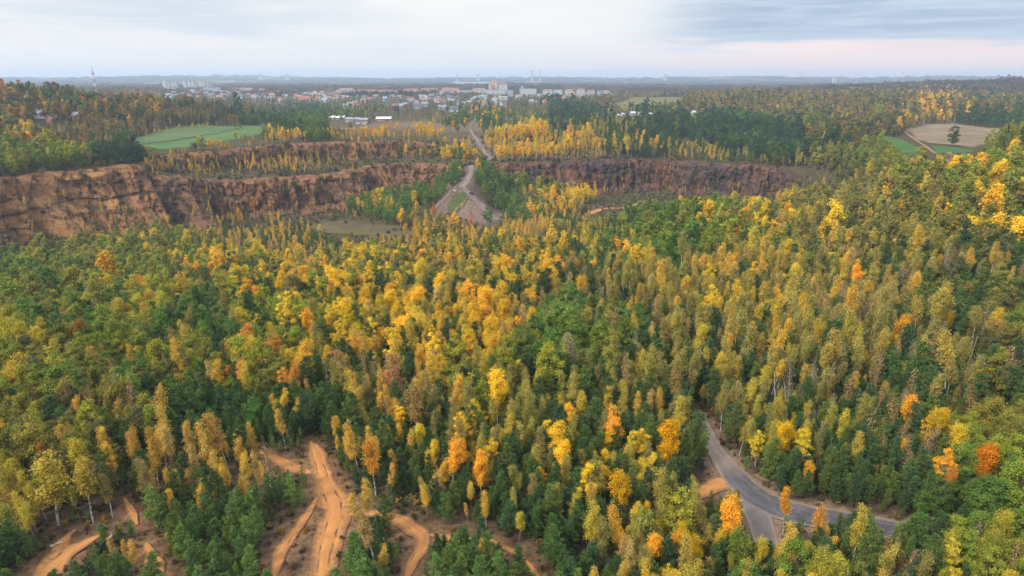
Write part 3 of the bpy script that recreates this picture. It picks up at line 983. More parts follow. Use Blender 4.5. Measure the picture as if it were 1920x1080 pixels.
def gen_birch(r, lod, bare=0.0, H=13.0, width=1.0, multi=1, low=.30, leafy=1.0, big=1.0, rounded=False):
    tr, cr = MB(), MB()
    nl = {0: 8000, 1: 2300, 2: 260}[lod]; sz = {0: 0.104, 1: 0.19, 2: 0.60}[lod]
    nl = int(nl * (1 - bare) * leafy); sz *= big
    allc, allo = [], []
    for st in range(multi):
        lean = r.normal(0, 0.045, 2) + (r.normal(0, .09, 2) if multi > 1 else 0)
        hh = H * (1 if st == 0 else r.uniform(.75, .95))
        t = np.linspace(0, 1, 8 if lod < 2 else 4)
        wob = np.cumsum(r.normal(0, 0.09, (len(t), 2)), 0) * (t[:, None])
        tp = np.column_stack([lean[0] * hh * t ** 1.4 + wob[:, 0], lean[1] * hh * t ** 1.4 + wob[:, 1], t * hh])
        tr.tube(tp, 0.13 * (1 - t * 0.93), 6 if lod == 0 else (4 if lod == 1 else 3))
        nb = {0: 44, 1: 26, 2: 10}[lod] // (1 if multi == 1 else 2)
        for i in range(nb):
            q = low + (.985 - low) * ((i + r.random()) / nb)
            base = np.array([np.interp(q, t, tp[:, k]) for k in range(3)])
            a = r.uniform(0, 2 * math.pi)
            w = (q - low) / (1 - low)
            L = width * (0.30 + 1.75 * max(0, 1 - w) ** 0.75 * min(1, w * 3.2 + .35)) * r.uniform(.55, 1.3)
            if rounded:
                L = width * (0.35 + 1.35 * math.sin(math.pi * min(1, w * .88 + .12)) ** .8) * r.uniform(.55, 1.25)
            d = np.array([math.cos(a) * 0.75, math.sin(a) * 0.75, 0.75])
            bp = curve_up(base, d, L, -0.38, 5, r, .04)
            if lod < 2:
                tr.tube(bp, np.linspace(0.035, 0.008, 5) * (1.3 if bare > .5 else 1), 3, 1)
                if bare > .4:
                    for _ in range(5):
                        k = r.integers(1, 4)
                        d2 = unit(d + r.normal(0, .5, 3)); tr.tube(curve_up(bp[k], d2, L * .5, .1, 3, r), [0.016, 0.011, 0.005], 3, 1)
            m = max(1, int(nl / nb / multi * L / (1.7 * width)))
            u = r.beta(2.2, 1.2, m)
            c = np.stack([np.interp(u, np.linspace(0, 1, 5), bp[:, k]) for k in range(3)], 1)
            jit = r.normal(0, 1, (m, 3)) * np.array([.30, .30, .32]) * (0.55 + .5 * width)
            jit[:, 2] -= np.abs(r.normal(0, .24, m))
            allc.append(c + jit); allo.append(np.tile(unit(np.array([d[0], d[1], .2])), (m, 1)))
    if nl and allc:
        c = np.concatenate(allc)
        leaves(cr, c, r.uniform(.6, 1.35, len(c)) * sz, np.concatenate(allo), 0, r=r)
    return tr, cr


def gen_broad(r, lod, H=14.0, rad=3.4, base=0.22, clumps=46, dens=1.0, squash=1.0, leafk=1.0, ragged=0.5):
    tr, cr = MB(), MB()
    nl = {0: 10500, 1: 3200, 2: 340}[lod] * dens; sz = {0: 0.142, 1: 0.25, 2: 0.76}[lod] * leafk
    k = {0: clumps, 1: int(clumps * .7), 2: max(9, clumps // 4)}[lod]
    t = np.linspace(0, 1, 6)
    bend = np.cumsum(r.normal(0, .10, (6, 2)), 0)
    bend[0] = 0
    tp = np.column_stack([bend[:, 0], bend[:, 1], t * H * 0.82])
    tr.tube(tp, 0.17 * (H / 14) * (1 - .85 * t), 6 if lod == 0 else 4)
    zc, hz_ = H * (base + (1 - base) * .5), H * (1 - base) * .5
    # clump centres inside an uneven egg
    d = unit(r.normal(0, 1, (k, 3)))
    rr = r.uniform(.42, 1.0, k) ** .6 * (1 + r.normal(0, .14 * ragged * 2, k))
    c = d * rr[:, None] * np.array([rad, rad, hz_ * squash])
    c[:, 2] += zc
    taper = 1 - .42 * np.clip((c[:, 2] - zc) / hz_, 0, 1) ** 1.5 - .18 * np.clip((zc - c[:, 2]) / hz_, 0, 1)
    c[:, :2] *= taper[:, None]
    per = r.uniform(.5, 1.5, k)
    per = (per / per.sum() * nl).astype(int)
    for i in range(k):
        q = np.clip((c[i, 2] / (H * .82)) * .72, .12, .98)
        b = np.array([np.interp(q, t, tp[:, j]) for j in range(3)])
        if lod < 2 and i % (1 if lod == 0 else 2) == 0:
            mid = (b + c[i]) / 2 + np.array([0, 0, -.12 * rad * .5]) + r.normal(0, .15, 3)
            tr.tube(np.stack([b, mid, c[i]]), [0.055, .035, .012], 3, 0)
        cr_ = rad * r.uniform(.22, .36) * (1.25 if lod == 2 else 1)
        m = per[i]
        if m < 1:
            continue
        o = unit(r.normal(0, 1, (m, 3)))
        p = c[i] + o * np.abs(r.normal(0, .62, (m, 1))) * np.array([cr_, cr_, cr_ * .8]) * 1.15
        leaves(cr, p, r.uniform(.6, 1.3, m) * sz, o * .7 + d[i] * .5, 0, r=r)
    return tr, cr


def gen_pine(r, lod, H=11.0, wide=1.0, open_=0.0):
    tr, cr = MB(), MB()
    sz = {0: 0.215, 1: 0.33, 2: 0.8}[lod]
    t = np.linspace(0, 1, 7)
    wob = np.cumsum(r.normal(0, .05, (7, 2)), 0); wob[0] = 0
    tp = np.column_stack([wob[:, 0], wob[:, 1], t * H])
    tr.tube(tp, 0.13 * (H / 11) * (1 - .95 * t), 6 if lod == 0 else 4)
    wh = {0: 13, 1: 10, 2: 6}[lod]
    for i in range(wh):
        q = .16 + open_ * .1 + (.82 - open_ * .1) * (i + r.uniform(-.25, .25)) / (wh - 1)
        q = min(max(q, .12), .985)
        nb = {0: 6, 1: 5, 2: 4}[lod]
        a0 = r.uniform(0, 6.28)
        for j in range(nb):
            if r.random() < .10 + open_ * .2:
                continue
            a = a0 + j * 6.28 / nb + r.normal(0, .25)
            w = (q - .12) / .88
            L = wide * (0.34 + 1.95 * (1 - w) ** .62 * min(1, .5 + w * 1.9)) * r.uniform(.55, 1.35) * H / 11
            b = np.array([np.interp(q, t, tp[:, k]) for k in range(3)])
            up = .25 + .75 * w
            d = unit(np.array([math.cos(a), math.sin(a), up * .7]))
            bp = curve_up(b, d, L, .16, 4, r, .03)
            if lod < 2:
                tr.tube(bp, np.linspace(.035, .01, 4), 3, 0)
            n = max(3, int({0: 84, 1: 28, 2: 6}[lod] * (0.45 + L / 2)))
            u = r.beta(2.6, 1.0, n) * 1.08
            c = np.stack([np.interp(u, np.linspace(0, 1, 4), bp[:, k]) for k in range(3)], 1)
            c += r.normal(0, 1, (n, 3)) * np.array([.20, .20, .13]) * (0.6 + L * .35)
            # needle sprays: narrow blades that fan out and up from the twig
            dirs = unit(d * .8 + np.array([0, 0, .65]) + r.normal(0, .75, (n, 3)))
            side = unit(np.cross(dirs, r.normal(0, 1, (n, 3))))
            s = (r.uniform(.6, 1.25, n) * sz)[:, None]
            p = np.stack([c - dirs * s * .35, c + side * s * .34, c + dirs * s * 1.0, c - side * s * .34], 1)
            cr.add(p.reshape(-1, 3), np.arange(n * 4).reshape(n, 4), 0)
    return tr, cr


def gen_shrub(r, lod, H=2.0):
    tr, cr = MB(), MB()
    k = 12
    for i in range(k):
        a = r.uniform(0, 6.28); q = r.uniform(.2, 1)
        tip = np.array([math.cos(a) * q * H * .55, math.sin(a) * q * H * .55, H * r.uniform(.35, .95)])
        tr.tube(np.stack([np.array([0, 0, 0.]), tip * .5 + r.normal(0, .06, 3), tip]), [.03, .02, .008], 3)
        m = {0: 60, 1: 24, 2: 7}[lod]
        o = unit(r.normal(0, 1, (m, 3)))
        leaves(cr, tip + o * r.uniform(.1, .42, (m, 1)) * H * .55, r.uniform(.6, 1.3, m) * {0: .13, 1: .2, 2: .42}[lod] * H / 2, o, 0, r=r)
    return tr, cr


# species: name, generator, trunk materials, leaf material, number of shapes
GEN = {
    'birch_tree': (lambda r, l, i: gen_birch(r, l, 0.0, width=[.95, .78, 1.15, .86][i % 4], low=[.34, .44, .28, .4][i % 4], leafy=[.8, .6, .7, .5][i % 4], rounded=i % 2 == 1), ['birch_bark', 'twig'], 'leaf', 4),
    'bare_birch_tree': (lambda r, l, i: gen_birch(r, l, [.84, .9, .78][i % 3], width=[.9, .75, 1.0][i % 3]), ['birch_bark', 'twig'], 'leaf', 3),
    'tall_birch_tree': (lambda r, l, i: gen_birch(r, l, 0.0, 15.0, [.72, .6, .85][i % 3], 1, [.60, .68, .54][i % 3], .55, 1.0, i == 1), ['birch_bark', 'twig'], 'leaf', 3),
    'aspen_tree': (lambda r, l, i: gen_birch(r, l, 0.0, 14.0, [1.4, 1.2, 1.6, 1.3][i % 4], [1, 1, 2, 1][i % 4], [.38, .45, .3, .5][i % 4], 1.3, 1.2, True) if i < 4 else gen_broad(r, l, 14.0, [1.9, 1.6, 2.1][i - 4], [.32, .42, .25][i - 4], [40, 32, 46][i - 4], .85, 1.0, 1.0, .6), ['birch_bark', 'birch_bark'], 'leaf', 7),
    'broadleaf_tree': (lambda r, l, i: gen_broad(r, l, 14.0, [2.9, 2.6, 3.3, 2.9][i % 4], [.14, .18, .1, .2][i % 4], [46, 40, 56, 44][i % 4], 1.1, 1.0, 1.1, .45), ['brown_bark', 'brown_bark'], 'leaf', 4),
    'pine_tree': (lambda r, l, i: gen_pine(r, l, 11.0, [1.0, .85, 1.15, 1.0][i % 4], [0, .2, 0, .6][i % 4]), ['pine_bark', 'pine_bark'], 'needle', 4),
    'shrub': (lambda r, l, i: gen_shrub(r, l, 2.2), ['brown_bark', 'twig'], 'leaf', 3),
}
REF_H = {'tall_birch_tree': 15.0, 'birch_tree': 13.0, 'bare_birch_tree': 13.0, 'aspen_tree': 14.0, 'broadleaf_tree': 14.0, 'pine_tree': 11.0, 'shrub': 2.2}
REF_R = {'tall_birch_tree': 1.5, 'birch_tree': 1.9, 'bare_birch_tree': 1.4, 'aspen_tree': 2.3, 'broadleaf_tree': 3.3, 'pine_tree': 2.0, 'shrub': 1.3}
PROTO = {}          # (species, lod) -> list of (trunk mesh, crown mesh)
WOODCOL = {}        # (species, lod) -> collection of joined trees for the woods
for sp, (g, tm, lm, nv) in GEN.items():
    for lod in (0, 1, 2):
        lst = []
        wc = bpy.data.collections.new(sp + '_shapes')
        for i in range(nv):
            r = np.random.default_rng(abs(hash_ := (sum(ord(c) for c in sp) * 31 + lod * 7 + i * 101)))
            tr, cr = g(r, lod, i)
            tmesh = tr.mesh('trunk', [M[x] for x in tm], smooth=True)
            cmesh = cr.mesh('crown', [M[lm]])
            lst.append((tmesh, cmesh))
            j = MB()
            for src, add in ((tr, 0), (cr, 2)):
                off = j.n
                j.v += src.v; j.n += src.n
                j.f4 += [f + off for f in src.f4]; j.m4 += [m_ + add for m_ in src.m4]
            o = bpy.data.objects.new('%s_shape_%d' % (sp, i), j.mesh('tree', [M[x] for x in tm] + [M[lm]]))
            wc.objects.link(o)
        PROTO[(sp, lod)] = lst
        WOODCOL[(sp, lod)] = wc

# ------------------------------------------------------------------ where the trees stand
TINT = {
    'Y': ('aspen_tree', [(0.84, 0.50, 0.03), (0.78, 0.49, 0.03), (0.84, 0.42, 0.035), (0.70, 0.48, 0.04)], 'golden'),
    'y': ('aspen_tree', [(0.52, 0.40, 0.045), (0.40, 0.34, 0.045), (0.60, 0.41, 0.04)], 'lime yellow'),
    'R': ('aspen_tree', [(0.72, 0.31, 0.055), (0.70, 0.36, 0.06), (0.58, 0.24, 0.045)], 'orange'),
    'B': ('birch_tree', [(0.62, 0.385, 0.07), (0.68, 0.41, 0.055), (0.54, 0.345, 0.11), (0.74, 0.42, 0.05)], 'tan gold'),
    'b': ('birch_tree', [(0.42, 0.335, 0.065), (0.35, 0.295, 0.06), (0.52, 0.38, 0.05), (0.30, 0.235, 0.07)], 'olive yellow'),
    'T': ('tall_birch_tree', [(0.48, 0.34, 0.07), (0.40, 0.31, 0.08), (0.64, 0.39, 0.05), (0.32, 0.26, 0.07)], 'high crowned'),
    'G': ('broadleaf_tree', [(0.27, 0.285, 0.038), (0.21, 0.25, 0.038), (0.36, 0.32, 0.038), (0.26, 0.235, 0.048)], 'yellow green'),
    'g': ('broadleaf_tree', [(0.115, 0.195, 0.042), (0.14, 0.215, 0.042), (0.19, 0.245, 0.042)], 'green'),
    'O': ('broadleaf_tree', [(0.25, 0.175, 0.05), (0.21, 0.15, 0.06), (0.33, 0.21, 0.045), (0.17, 0.135, 0.065)], 'olive brown'),
    'o': ('broadleaf_tree', [(0.23, 0.205, 0.045), (0.19, 0.185, 0.045), (0.30, 0.245, 0.045), (0.16, 0.145, 0.055)], 'olive'),
    'P': ('broadleaf_tree', [(0.052, 0.10, 0.044), (0.07, 0.125, 0.045), (0.046, 0.09, 0.05), (0.095, 0.14, 0.042)], 'dark green'),
    'D': ('pine_tree', [(0.082, 0.132, 0.042), (0.10, 0.152, 0.042), (0.072, 0.118, 0.05), (0.135, 0.17, 0.04)], 'dark green'),
    'L': ('pine_tree', [(0.145, 0.225, 0.058), (0.17, 0.25, 0.058), (0.125, 0.20, 0.062)], 'fresh green'),
    'N': ('bare_birch_tree', [(0.40, 0.27, 0.10), (0.36, 0.28, 0.15), (0.48, 0.27, 0.08)], 'sparse'),
    'S': ('shrub', [(0.30, 0.20, 0.06), (0.16, 0.16, 0.045), (0.24, 0.16, 0.09), (0.46, 0.29, 0.045)], 'autumn'),
}
# where in the picture (crown centre), how dense, height factor, mix of kinds
Z = """60 480 1 1 G5g2D1O1|200 455 1 1 G6y1O1|330 470 1 1 G5b2Y1O1|450 490 1 1 Y3G2b2D1|480 455 .7 .8 B2D2S1|600 490 1 1 Y2b3D2B1O1|720 490 1 1 Y3b3G2O1|860 495 1 1 Y2b3D2B1O1
960 480 1 1 Y2b3D2|1080 480 1 1 D3b2Y1N1|1180 470 1 1 g3b2Y1D1|1250 440 1 1.05 g5G2|1320 420 1 1.05 g3G3Y1|1420 430 1 .95 Y3b2G2D3|1520 420 1 1 b3B1O2Y1D2N1|1620 400 1 1 b3O4N1D2T1|1740 360 1 1.1 b2G3Y1O4D1
1850 340 1 1.15 G4g2Y2|1890 430 1 1.1 O5G1Y1D3|60 560 1 1 g2G5Y1O1|180 560 1 1 G5g2Y2N1|270 560 1 1 Y3G4g1D1|380 580 1 1 D5g2b1|490 570 1 1.1 G2Y2D3|600 560 1 1.1 Y3b2D2G2|720 580 1 1.05 Y5B2b2D2
840 590 1 1.05 Y4B3b2D2|940 590 1 1 Y3b2B1|1040 620 1 1.05 g5G3|1120 570 1 1 g2b2D1N1|1220 540 .9 1 D3b2T3|1330 530 .85 1 T4B1D2Y1N1|1450 520 .95 1 b2T3B2Y1D2|1560 500 1 1 b3Y1D3B1O1N1|1680 480 1 1 b3O3D3T1
1800 500 .9 1 D4O3T2N2|1880 560 1 1 D4O2g1|40 660 1 1 Y3G3O2|140 690 1 .95 g2O2G4N1|250 650 1 .9 g2G4O1B1|360 660 1 .85 B2G3O2g1|500 655 1 1 b3R1Y1G2|430 725 1 .85 D8g1|560 720 1 .9 D7B1|680 700 1 1 B5N2b1
800 690 1 1 B3b2D2|900 680 1 1 Y3b2G1D1|1020 700 1 1 b3D3G1|1130 690 1 1 D3b3N1|1230 700 1 1 b3D2B1|1330 690 1 1 b5y1D1|1430 640 .75 1.0 T4N2D2|1560 640 .7 1.05 T4N3D2S1|1640 620 .7 1.05 T4N3D2Y1|1740 640 .7 1.05 N3T3D3
1850 690 .7 1 T2N2D4O2|60 800 1 .9 O2G2Y1D1|170 780 1 .9 B2O2G2D1|250 800 .9 .9 B2D4|330 820 .6 .95 B4D2|430 810 .58 1 B5D2N1|540 800 .7 .9 B3D2N1|640 790 1 .85 D4B2|720 800 1 .85 D4Y1B1|860 800 1 .95 D3b3B2Y1
960 790 1 .95 D3b2Y1|1080 790 1 .9 D5b1Y1|1190 770 1 .9 D3b2|1240 820 1 .9 D3Y1b1|1370 740 1 1 b4D3|1460 800 1 .9 D6b1Y1|1600 780 1 .9 D6b1N1|1720 790 .8 1 D3Y2N2|1850 780 1 1 G4O2
60 900 1 1 b5O1|150 900 .9 1 b4O1D1|30 990 1 .9 D3L2|130 970 .6 .75 L3S1D1|250 950 .85 .78 L6D1B1|370 950 1 .84 L7D2|450 1030 1 .86 L8|560 930 .7 .85 L3S1D2|560 1050 .7 .75 L4S1|690 910 .8 .95 B2Y1D4S1|700 1030 1 1 L7S1
830 900 .8 .85 B2D3S1|900 960 .7 .75 D3L2B1S1|850 1060 .85 .85 L5S1D1|1000 1000 .9 .75 D4L2|1000 900 1 .85 D6b1|1120 900 1 .9 Y2B1D4b1|1220 880 1 .9 D2b2|1150 1000 .95 .85 D5b1B2|1260 970 1 .85 Y2b2D2G1|1300 1060 1 .85 y1Y2D3b1
1400 1050 1 .85 y1b2g2D3|1500 1050 1 .85 D4y1B2g1|1600 1060 1 .85 y1b2G1D3O1|1700 1040 .9 .9 b2N2D2|1800 1040 1 .9 D2G2y1|1890 1000 1 .95 G4y1N1|1560 880 1 .8 D7g1|1680 900 1 .8 D5g2|1800 880 1 .9 g2D2O2R1|1890 900 1 1 g3G2|1500 850 1 .85 D5Y1|1400 800 1 .85 D5
450 420 .35 .6 D2B2S1|550 420 .5 .6 D2B2|600 455 .8 .7 D4B2|680 425 .16 .35 S2B1|740 440 .5 .6 B3S2|870 430 .45 .6 B3S2O1|800 415 .5 .7 O2B2Y1|720 375 .9 .8 g4y1Y1|620 395 .4 .4 S2B1|760 360 1 .75 g6|830 335 1 .75 g6|960 370 1 .75 g6O1|930 330 1 .8 g6|1010 335 .6 1 G2y1
1050 370 .7 .8 Y3D1B1|1090 395 .5 .55 D4B2|1180 380 .25 .4 D3|1290 375 .4 .45 D3|1000 430 .5 .6 B3S3|1120 430 .8 .7 D3b2|1400 350 .15 .4 S1|380 390 .15 .5 B2D1|250 420 .4 .7 Y2B2G1
480 310 .4 .65 B4D1|380 330 .35 .5 S2B2D1|600 300 .35 .65 B4|700 300 .22 .6 B3D1|560 350 .08 .4 S2|660 330 .1 .4 S1g1|60 300 1 .95 G5Y1g2|160 300 1 .95 G4y1Y1g2|220 290 1 .9 P5D1|270 305 .5 .6 b2G1|320 300 .35 .6 B2b2|340 285 .3 .5 b2
400 268 .6 .85 Y2y2|470 272 .5 .8 y2b1|430 285 .2 .4 S2|560 255 .6 .75 B2Y2|700 252 .7 .75 Y4B2|800 252 .7 .75 Y4B1|850 275 .6 .7 Y3g1|850 248 .12 .4 S2b1|50 255 1 1 Y1O4G2|150 245 .8 1 O2N2|50 200 1 1 O4g1P1b1R1|150 190 1 1 O4P2g1b2|250 205 1 1 O4b2P1R1|300 235 .8 .9 O2N3|380 215 .7 .75 O3N1P1|480 210 .75 .62 P4g2O1|540 220 .75 .62 P4g1|600 205 .65 .62 P4g2G1|575 235 .8 .85 g3P1|350 190 .35 .65 O3P1
640 215 .5 .7 g2b1|760 230 .1 .5 S2b1|900 245 .08 .4 S2|985 250 1 .95 Y5B1|940 258 .8 .8 Y3b1|1070 258 .8 .9 Y2b2|900 215 .5 .9 P1g2Y1|980 220 .5 .8 g2b2|1080 205 1 1.1 P6|1150 230 .8 .9 b3P2|1250 240 1 1.15 P8G1|1350 250 1 1.15 P8g1|1450 260 1 1.15 P7g2|1200 270 .9 .9 P3b2Y1|1300 285 .9 .7 b2B2D2|1100 290 .5 .65 b2B1|1400 305 .9 .7 b2D2|1500 320 .9 .8 b3D2O2
1580 335 .9 .9 O2b2N1|1520 230 .9 1 P2O2b1G1|1600 245 .9 1 P2O3b1|1640 285 .9 1 G4|1720 310 1 1 y4G2|1800 310 1 1 G2Y2|1560 195 .9 1 O4b3P1|1450 185 .9 1 O4b3P1|1650 200 .9 1 O4b2P2G1|1750 215 .9 1 Y2b3O3P1|1850 228 1 1 P5|1880 195 .9 1 P2O3b1|1300 175 .9 .9 b4O3P1|1870 270 1 1.05 P2G3
700 190 .15 .65 O2N1g1P1|850 195 .15 .65 O2g1P1|1000 195 .13 .65 O2g1|500 185 .13 .65 O2P1|1100 185 .15 .65 O2g1|620 180 .13 .65 O2g1|780 178 .13 .65 O2P1|920 185 .13 .65 O2g1|960 230 .3 .6 g2b1|1050 228 .5 .7 b1P1"""
ZONES = []
for part in Z.replace('\n', '|').split('|'):
    a, b, c, d, e = part.split()
    if float(b) >= 320:
        e = e.replace('O', 'o')
    if float(b) >= 440 and float(a) < 330:
        e = e.replace('Y', 'y')
    if 'T' in e:
        d = str(float(d) * .84)
        e = e + 'D1'
    if 440 < float(b) < 720 and 'T' not in e:
        d = str(float(d) * (0.84 if float(b) < 560 else 0.74))
        e = re.sub(r'D(\d)', lambda m_: 'D%d' % (int(m_.group(1)) + 1), e) if 'D' in e else (e + 'D2' if not set(e) & set('gP') else e + 'D1')
    if float(b) >= 680 and float(a) > 600 and 'D' in e:
        e = re.sub(r'D(\d)', lambda m_: 'D%d' % min(9, int(m_.group(1)) + 1), e)
    if float(b) >= 720:
        d = str(float(d) * (0.63 if float(b) < 860 else 0.60))
    ks, ws, i = [], [], 0
    while i < len(e):
        k = e[i]; i += 1
        q = ''
        while i < len(e) and e[i].isdigit():
            q += e[i]; i += 1
        ks.append(k); ws.append(float(q))
    ZONES.append((float(a), float(b), float(c), float(d), ks, np.array(ws) / sum(ws)))
ZP = np.array([(z[0], z[1]) for z in ZONES])

fields_all = list(field_w.values())


def scatter(d0, d1, cell, half=1.0, seed=1):
    r = np.random.default_rng(seed)
    xm = 0.9 * d1 + 80
    gx, gy = np.meshgrid(np.arange(-xm, xm, cell), np.arange(max(45, d0 * .6), d1, cell))
    x = gx.ravel() + r.uniform(-.48, .48, gx.size) * cell
    y = gy.ravel() + r.uniform(-.48, .48, gx.size) * cell
    d = np.hypot(x, y)
    k = (d >= d0) & (d < d1) & (np.abs(x) < 0.80 * y + np.clip(75 - d0 * .05, 20, 75))
    return x[k], y[k]


# the things the photograph shows uncovered: no crown may stand in the line of sight to them
CLEAR_PX = [
    [(235, 262), (300, 246), (365, 236), (500, 237), (500, 248), (440, 264), (350, 275), (290, 276)],
    [(1660, 256), (1700, 244), (1735, 236), (1900, 244), (1850, 262), (1824, 281), (1826, 292), (1770, 284), (1735, 280)],
    [(570, 424), (640, 417), (775, 430), (770, 440), (620, 438)],
    [(800, 398), (845, 370), (868, 350), (874, 330), (880, 309), (888, 309), (888, 335), (884, 360), (915, 390), (945, 420), (880, 422), (855, 400), (815, 402)],
    [(884, 228), (892, 225), (905, 260), (915, 278), (935, 300), (920, 300), (895, 275), (874, 240)],
    [(1105, 402), (1125, 390), (1200, 380), (1205, 384), (1165, 396), (1120, 404)],
    [(1322, 810), (1338, 830), (1375, 878), (1410, 893), (1470, 905), (1490, 945), (1560, 968), (1600, 975), (1680, 985), (1680, 992), (1640, 988), (1580, 983), (1520, 974), (1450, 975), (1430, 985), (1412, 955), (1375, 905), (1335, 855), (1316, 820)],
    [(1304, 936), (1340, 900), (1372, 886), (1368, 904), (1335, 925)],
    [(588, 840), (600, 850), (618, 900), (652, 962), (632, 1000), (622, 1080), (592, 1080), (600, 1000), (604, 950), (584, 880)],
    [(752, 978), (800, 1000), (798, 1025), (780, 1080), (760, 1080), (780, 1030)],
    [(500, 846), (560, 865), (585, 885), (560, 890), (510, 868)],
    [(80, 1075), (110, 1040), (150, 1005), (180, 1008), (130, 1050), (110, 1078)],
    [(283, 1045), (298, 1050), (305, 1080), (288, 1080)],
    [(512, 1070), (528, 1035), (560, 1000), (580, 960), (590, 965), (565, 1010), (530, 1060)],
    [(612, 222), (690, 224), (732, 220), (732, 232), (690, 238), (640, 240), (612, 232)],
    [(1138, 214), (1180, 206), (1220, 208), (1225, 214)], [(1296, 206), (1310, 206), (1310, 213), (1296, 213)],
    [(0, 345), (120, 326), (200, 318), (290, 322), (300, 400), (250, 410), (0, 425)],
    [(500, 345), (690, 318), (820, 314), (815, 330), (700, 352), (640, 366), (520, 380)],
    [(1060, 312), (1250, 306), (1350, 314), (1430, 332), (1480, 350), (1400, 362), (1250, 362), (1100, 342)],
    [(560, 272), (820, 268), (825, 290), (720, 296), (560, 296)], [(62, 212), (100, 222), (148, 218), (148, 226), (62, 232)],
]


def blocks(x, y, z, h, rad):
    bad = np.zeros(len(x), bool)
    for q in (0.30, 0.6, 0.95):
        for sd_ in (-.6, .6):
            px, py, dep = project(x + sd_ * rad, y, z + h * q)
            gx_, gy_, _ = project(x, y, z)
            for pl in CLEAR_PX:
                bad |= inside(pl, px, py)
    return bad


def build_points():
    P = []
    for (d0, d1, cell, seed) in ((55, 230, 1.45, 1), (230, 460, 1.95, 2), (460, 900, 4.6, 3), (900, 2300, 8.0, 4)):
        x, y = scatter(d0, d1, cell, seed=seed)
        r = np.random.default_rng(seed + 50)
        z = hz(x, y)
        px, py, dep = project(x, y, z + 8.5)
        wx = fbm(x / 9, y / 9, 201, 2) * 90; wy = fbm(x / 9, y / 9, 301, 2) * 55
        sc = 2.2
        zi = np.argmin(((px + wx)[:, None] - ZP[None, :, 0]) ** 2 + (((py + wy * np.clip(py / 700, .15, 1))[:, None] - ZP[None, :, 1]) * sc) ** 2, 1)
        dens = np.array([ZONES[i][2] for i in zi])
        ok = r.random(len(x)) < dens * 1.02
        td = track_dist(x, y)
        ok &= td > np.where(y < 160, 1.2 + r.random(len(x)), 1.5)
        for f in fields_all:
            ok &= ~inside(f, x, y)
        ok &= ~inside(bank, x, y)
        # not on the rock faces
        e = 3.0
        slope = np.hypot(hz(x + e, y) - hz(x - e, y), hz(x, y + e) - hz(x, y - e)) / (2 * e)
        ok &= (slope < np.where((x > 165) & (y > 380), 1.25, 0.85)) | (r.random(len(x)) < .05)
        spoil = np.minimum(poly_dist([a[:2] for a in SPUR[1]], x, y)[0], poly_dist([a[:2] for a in SPUR[2]], x, y)[0] - 3)
        ok &= spoil > 10
        x, y, z, zi, py_ = x[ok], y[ok], z[ok], zi[ok], py[ok]
        kinds = [r.choice(ZONES[i][4], p=ZONES[i][5]) for i in zi]
        hfs = np.array([ZONES[q][3] for q in zi]) * np.clip(r.normal(.97, .23, len(x)), .45, 1.55)
        hm = np.array([REF_H[TINT[k][0]] for k in kinds]) * hfs
        rm = np.array([REF_R[TINT[k][0]] for k in kinds]) * hfs
        bad = blocks(x, y, z, hm, rm) & (r.random(len(x)) < .985)
        # crowns keep some room from each other
        cellmap = {}
        order = r.permutation(len(x))
        for i in order:
            if bad[i]:
                continue
            rad = rm[i] * (.40 if kinds[i] in 'DLSNT' else .52)
            ci, cj = int(x[i] // 6), int(y[i] // 6)
            for di in (-1, 0, 1):
                for dj in (-1, 0, 1):
                    for (ox, oy, orad, ob) in cellmap.get((ci + di, cj + dj), ()):
                        if (ox - x[i]) ** 2 + (oy - y[i]) ** 2 < ((rad + orad) * (1.24 if ob and kinds[i] in 'YyBbRT' else 1.0)) ** 2:
                            bad[i] = True
                            break
            if not bad[i]:
                cellmap.setdefault((ci, cj), []).append((x[i], y[i], rad, kinds[i] in 'YyBbRT'))
        for a, b, c, q, k, hf, bd in zip(x, y, z, zi, kinds, hfs, bad):
            if bd:
                continue
            sp, tints, word = TINT[k]
            if k in 'DL' and a * a + b * b < 130 ** 2:
                hf *= r.uniform(.7, 1.1)
            if r.random() < .14:
                hf *= .62
            tc = np.array(tints[r.integers(len(tints))]) * r.uniform(.85, 1.15)
            tc[1] *= r.uniform(.93, 1.07)
            P.append((float(a), float(b), float(c), k, float(hf), tuple(tc), q, None))
    return P


POINTS = build_points()

def clump(px, py, n, sx_, sy_, kinds, hf):
    r = np.random.default_rng(int(px * 13 + py))
    bx, by, _ = at(px, py)
    for _i in range(n):
        x, y = bx + r.normal(0, sx_), by + r.normal(0, sy_)
        k = kinds[int(r.integers(len(kinds)))]
        tints = TINT[k][1]
        POINTS.append((x, y, float(hz(x, y)), k, hf * float(r.uniform(.75, 1.15)), tuple(np.array(tints[int(r.integers(len(tints)))]) * r.uniform(.9, 1.1)), 0, None))


